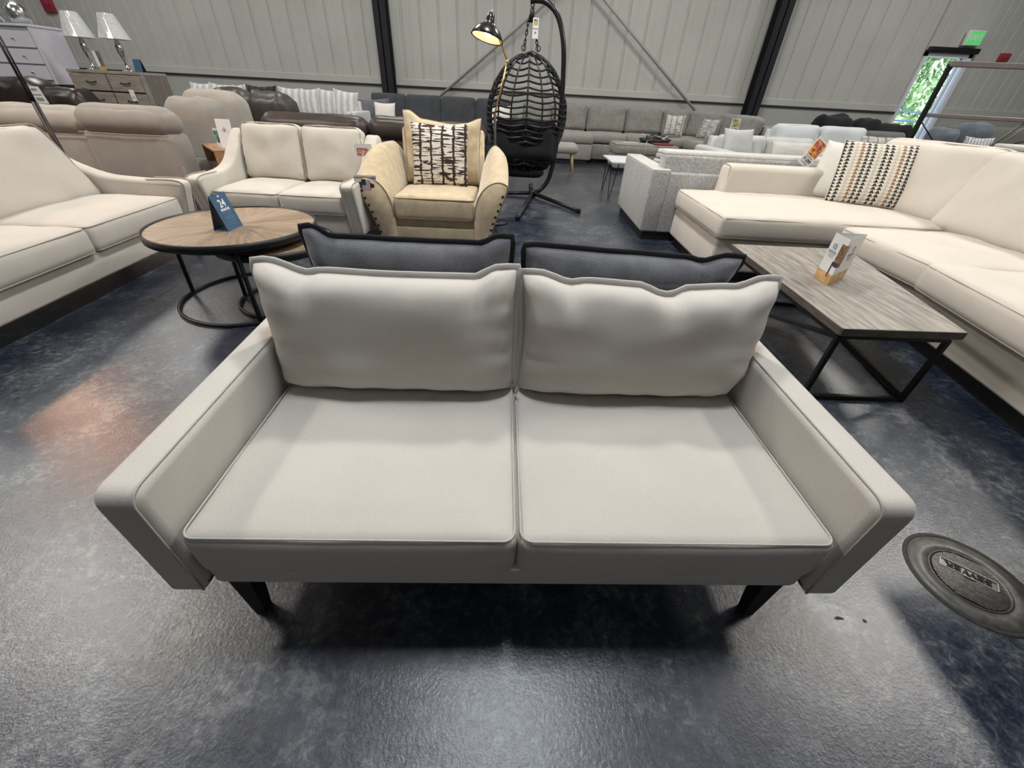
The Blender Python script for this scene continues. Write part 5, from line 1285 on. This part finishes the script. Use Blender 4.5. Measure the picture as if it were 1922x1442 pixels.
# ------------------------------------------------------------------ far left sofas with pillows
ws = block_sofa('sofa', 'long white ribbed plush sofa lined with pillows along the far wall', (-5.6, 9.95, 0), R(0), 4.0, 'rib', 4, cush_h=1.10, back_h=1.02, arm_h=0.85, arm_w=0.2, dp=1.0)
wp = [(-7.05, 0), (-6.65, 3), (-6.30, -4), (-5.15, 2), (-4.72, -3), (-4.30, 2), (-3.98, 6)]
names = ['leftmost white ribbed pillow, right of the grey-washed dresser', 'white ribbed pillow second from the left on the long white sofa', 'white ribbed pillow touching the left side of the black pillow', 'white ribbed pillow touching the right side of the black pillow', 'white ribbed pillow second right of the black pillow', 'white ribbed pillow second from the right end of the long white sofa', 'rightmost white ribbed pillow, tilted at the end of the long sofa']
for (x, r_), lab in zip(wp, names):
    throw_pillow(lab, (x, 10.35, 0.62), R(r_), 0.52, 0.60, 0.20, 'rib', 14, None, int(x*10), 'white ribbed pillows', roll=r_)
throw_pillow('black ribbed pillow among white pillows on the far left sofa', (-5.72, 10.28, 0.70), 0, 0.66, 0.52, 0.20, 'rib_black', 14, None, 44, ears=0.03)
ds = block_sofa('sofa', 'graphite grey sofa against the far wall left of the hanging chair', (-2.15, 11.15, 0), R(0), 3.9, 'darksec', 4, cush_h=1.20, back_h=1.10, arm_h=0.85, arm_w=0.2, dp=1.1, sd=0.7)
throw_pillow('charcoal pillow at the left end of the graphite sofa', (-3.62, 11.35, 0.58), R(8), 0.75, 0.50, 0.22, 'charcoal', 16, None, 46, roll=-4)
throw_pillow('small off-white pillow on the left of the graphite sofa', (-3.30, 11.0, 0.60), R(-3), 0.50, 0.42, 0.15, 'whitepil', 14, None, 47)
throw_pillow('off-white pillow on the graphite sofa seen through the egg chair', (-0.62, 11.0, 0.62), R(3), 0.50, 0.46, 0.15, 'whitepil', 14, None, 48)

# ------------------------------------------------------------------ far right: dark seats, blue chair, metal canopy frame
block_sofa('sofa', 'olive grey sofa behind the pale blue-grey sofa near the glass door', (6.55, 8.55, 0), R(-4), 1.9, 'olive', 2, cush_h=1.04, back_h=0.98, arm_h=0.8, dp=1.0)
bls = thing('sofa', 'black sofa with a wavy top below the wall left of the glass door', 'sofa', (7.3, 10.15, 0))
for i, (x, w, h, rl_) in enumerate(((-0.62, 0.75, 1.20, -4), (-0.05, 0.55, 1.17, 5), (0.55, 0.85, 1.10, 3))):
    link('back_cushion', xf(cushion(w, 0.4, h-0.1, 0.12, 0.04, 0, 0.02, 0.04, seed=400+i, n=(12, 8, 8)), (x, 0.3, 0.10), (0, R(rl_), 0)), 'black_fab', bls)
link('seat_base', box(-0.95, 1.0, -0.35, 0.5, 0.05, 0.5, 0.05), 'black_fab', bls)
bch = thing('armchair', 'blue-grey armchair group with two back cushions right of the glass door', 'armchair', (8.25, 8.9, 0), R(4))
link('back_cushion', xf(cushion(0.44, 0.35, 0.55, 0.10, 0.03, 0, 0.02, 0.03, seed=410, n=(10, 8, 8)), (-0.35, 0.2, 0.57)), 'bluegrey', bch)
link('back_cushion', xf(cushion(0.62, 0.35, 0.72, 0.12, 0.03, 0, 0.02, 0.03, seed=411, n=(10, 8, 8)), (0.28, 0.25, 0.50)), 'bluegrey', bch)
link('seat_base', box(-0.7, 0.85, -0.4, 0.5, 0.05, 0.5, 0.05), 'bluegrey', bch)
throw_pillow('round-cornered blue and white plaid pillow on the blue-grey chair', (8.30, 8.70, 0.62), R(-25), 0.42, 0.42, 0.18, 'plaid', 12, None, 49, q=0.35)
block_sofa('sofa', 'grey-green sofa at the right below the metal frame', (9.6, 9.4, 0), R(-8), 2.2, 'olive', 2, cush_h=1.20, back_h=1.08, arm_h=0.8, dp=1.0)
throw_pillow('pale woven pillow behind the triangle-print pillow beyond the ivory sectional', (5.75, 7.6, 0.70), R(-10), 0.60, 0.32, 0.18, 'stripe', 20, None, 50)

cf = thing('canopy_frame', 'tall black and taupe metal canopy frame in front of the glass door', 'metal frame', (4.85, 6.0, 0))
link('post', bar((0, 0, 0), (0, 0, 1.80), 0.045), 'black', cf, smooth=False)
link('top_rail', bar((-0.02, 0, 1.80), (1.9, 0.02, 1.825), 0.055), 'rail', cf, smooth=False)
link('middle_rail', bar((0.02, 0, 1.315), (1.9, 0, 1.315), 0.04), 'rail', cf, smooth=False)
link('post', bar((1.9, 0, 0), (1.9, 0, 1.82), 0.045), 'black', cf, smooth=False)
link('brace', tube([(1.05, 0.02, 1.02), (1.62, 0.02, 1.72)], 0.016, sides=6), 'rail', cf)
link('brace', tube([(1.10, -0.02, 1.02), (1.68, -0.02, 1.72)], 0.010, sides=6), 'rail', cf)
link('cross_wire', tube([(0.0, -0.02, 1.25), (0.30, -0.02, 1.04)], 0.006, sides=6), 'black', cf)
link('cross_wire', tube([(1.08, -0.03, 1.0), (1.9, -0.03, 1.30)], 0.008, sides=6), 'black', cf)
gb = thing('bench', 'black-framed bench with a pale top at the right edge behind the ivory sectional', 'bench', (5.55, 5.15, 0))
link('seat_pad', box(-0.20, 0.8, -0.28, 0.28, 1.03, 1.09, 0.02), 'silver_top', gb)
link('frame', join(box(-0.22, 0.8, -0.28, 0.28, 0.96, 1.03), bar((-0.20, -0.24, 0), (-0.20, -0.24, 0.98), 0.07), bar((-0.20, 0.24, 0), (-0.20, 0.24, 0.98), 0.07)), 'black', gb, smooth=False)

ft = thing('coffee_table', 'dark low table whose corner just reaches the right edge of the frame', 'coffee table', (2.0, 0.15, 0))
link('table_top', box(-0.36, 0.20, -0.75, 0.75, 0.40, 0.43, 0.004), 'blackwood', ft, smooth=False)
link('pedestal', box(-0.02, 0.12, -0.35, 0.35, 0.02, 0.40, 0.01), 'blackwood', ft, smooth=False)
link('foot_plate', box(-0.06, 0.17, -0.45, 0.45, 0.0, 0.02, 0.004), 'blackwood', ft, smooth=False)

# crumpled tag on the floor under the coffee table end
dt = link('paper_tag', xf(cushion(0.09, 0.05, 0.006, 0.002, 0.006, 0, 0, 0.02, n=(8, 6, 2), seed=3), (1.70, 2.55, 0.0), (0, 0, R(20))), 'inside'); tag(dt, 'dark crumpled paper scrap on the floor under the grey wood coffee table', 'paper')

# ------------------------------------------------------------------ lights
def area(name, loc, size, power, col=(1, 1, 1), rot=(0, 0, 0), spread=180, shape='RECTANGLE', sy=None):
    l = bpy.data.lights.new(name, 'AREA'); l.energy = power; l.color = col; l.shape = shape; l.size = size; l.size_y = sy or size; l.spread = R(spread)
    o = bpy.data.objects.new(name, l); COL.objects.link(o); o.location = loc; o.rotation_euler = rot
    return o
cool = (0.90, 0.95, 1.0); warm = (1.0, 0.95, 0.87)
area('high_bay_and_fill_light', (0.12, 1.55, 5.5), 0.45, 190, cool, sy=0.9)
area('high_bay_and_fill_light', (-6.1, 2.6, 5.5), 0.8, 330, warm, sy=1.8)
area('high_bay_and_fill_light', (6.0, 3.0, 5.5), 0.8, 330, warm, sy=1.8)
area('high_bay_and_fill_light', (0.0, 4.7, 5.5), 0.5, 260, warm)
for x in (-9, -3, 3, 9):
    area('high_bay_and_fill_light', (x, 9.2, 5.8), 1.2, 200, (1, 0.98, 0.93))  # unseen overhead fill row, added to light the far wall evenly
for x in (-10, 10):
    area('high_bay_and_fill_light', (x, 5.0, 5.8), 1.2, 110, (1, 0.98, 0.93))
for x in (-6, 0, 6):
    area('high_bay_and_fill_light', (x, -3.5, 5.8), 1.0, 16, cool)  # weak unseen fill behind the camera, added to light the sofa front
w = bpy.data.worlds.new('world'); SC.world = w; w.use_nodes = True
nt = w.node_tree; bg = nt.nodes['Background']
sky = nt.nodes.new('ShaderNodeTexSky'); sky.sky_type = 'NISHITA'; sky.sun_elevation = R(48); sky.sun_rotation = R(200); sky.sun_disc = False
nt.links.new(sky.outputs['Color'], bg.inputs['Color']); bg.inputs['Strength'].default_value = 1.3
sun = bpy.data.lights.new('sun', 'SUN'); sun.energy = 13; sun.angle = R(0.6); so = bpy.data.objects.new('sun', sun); COL.objects.link(so); so.rotation_euler = (R(42), 0, R(20))

SC.view_settings.view_transform = 'Standard'; SC.view_settings.look = 'None'
SC.view_settings.exposure = -0.45; SC.view_settings.gamma = 1.0; SC.view_settings.use_curve_mapping = False
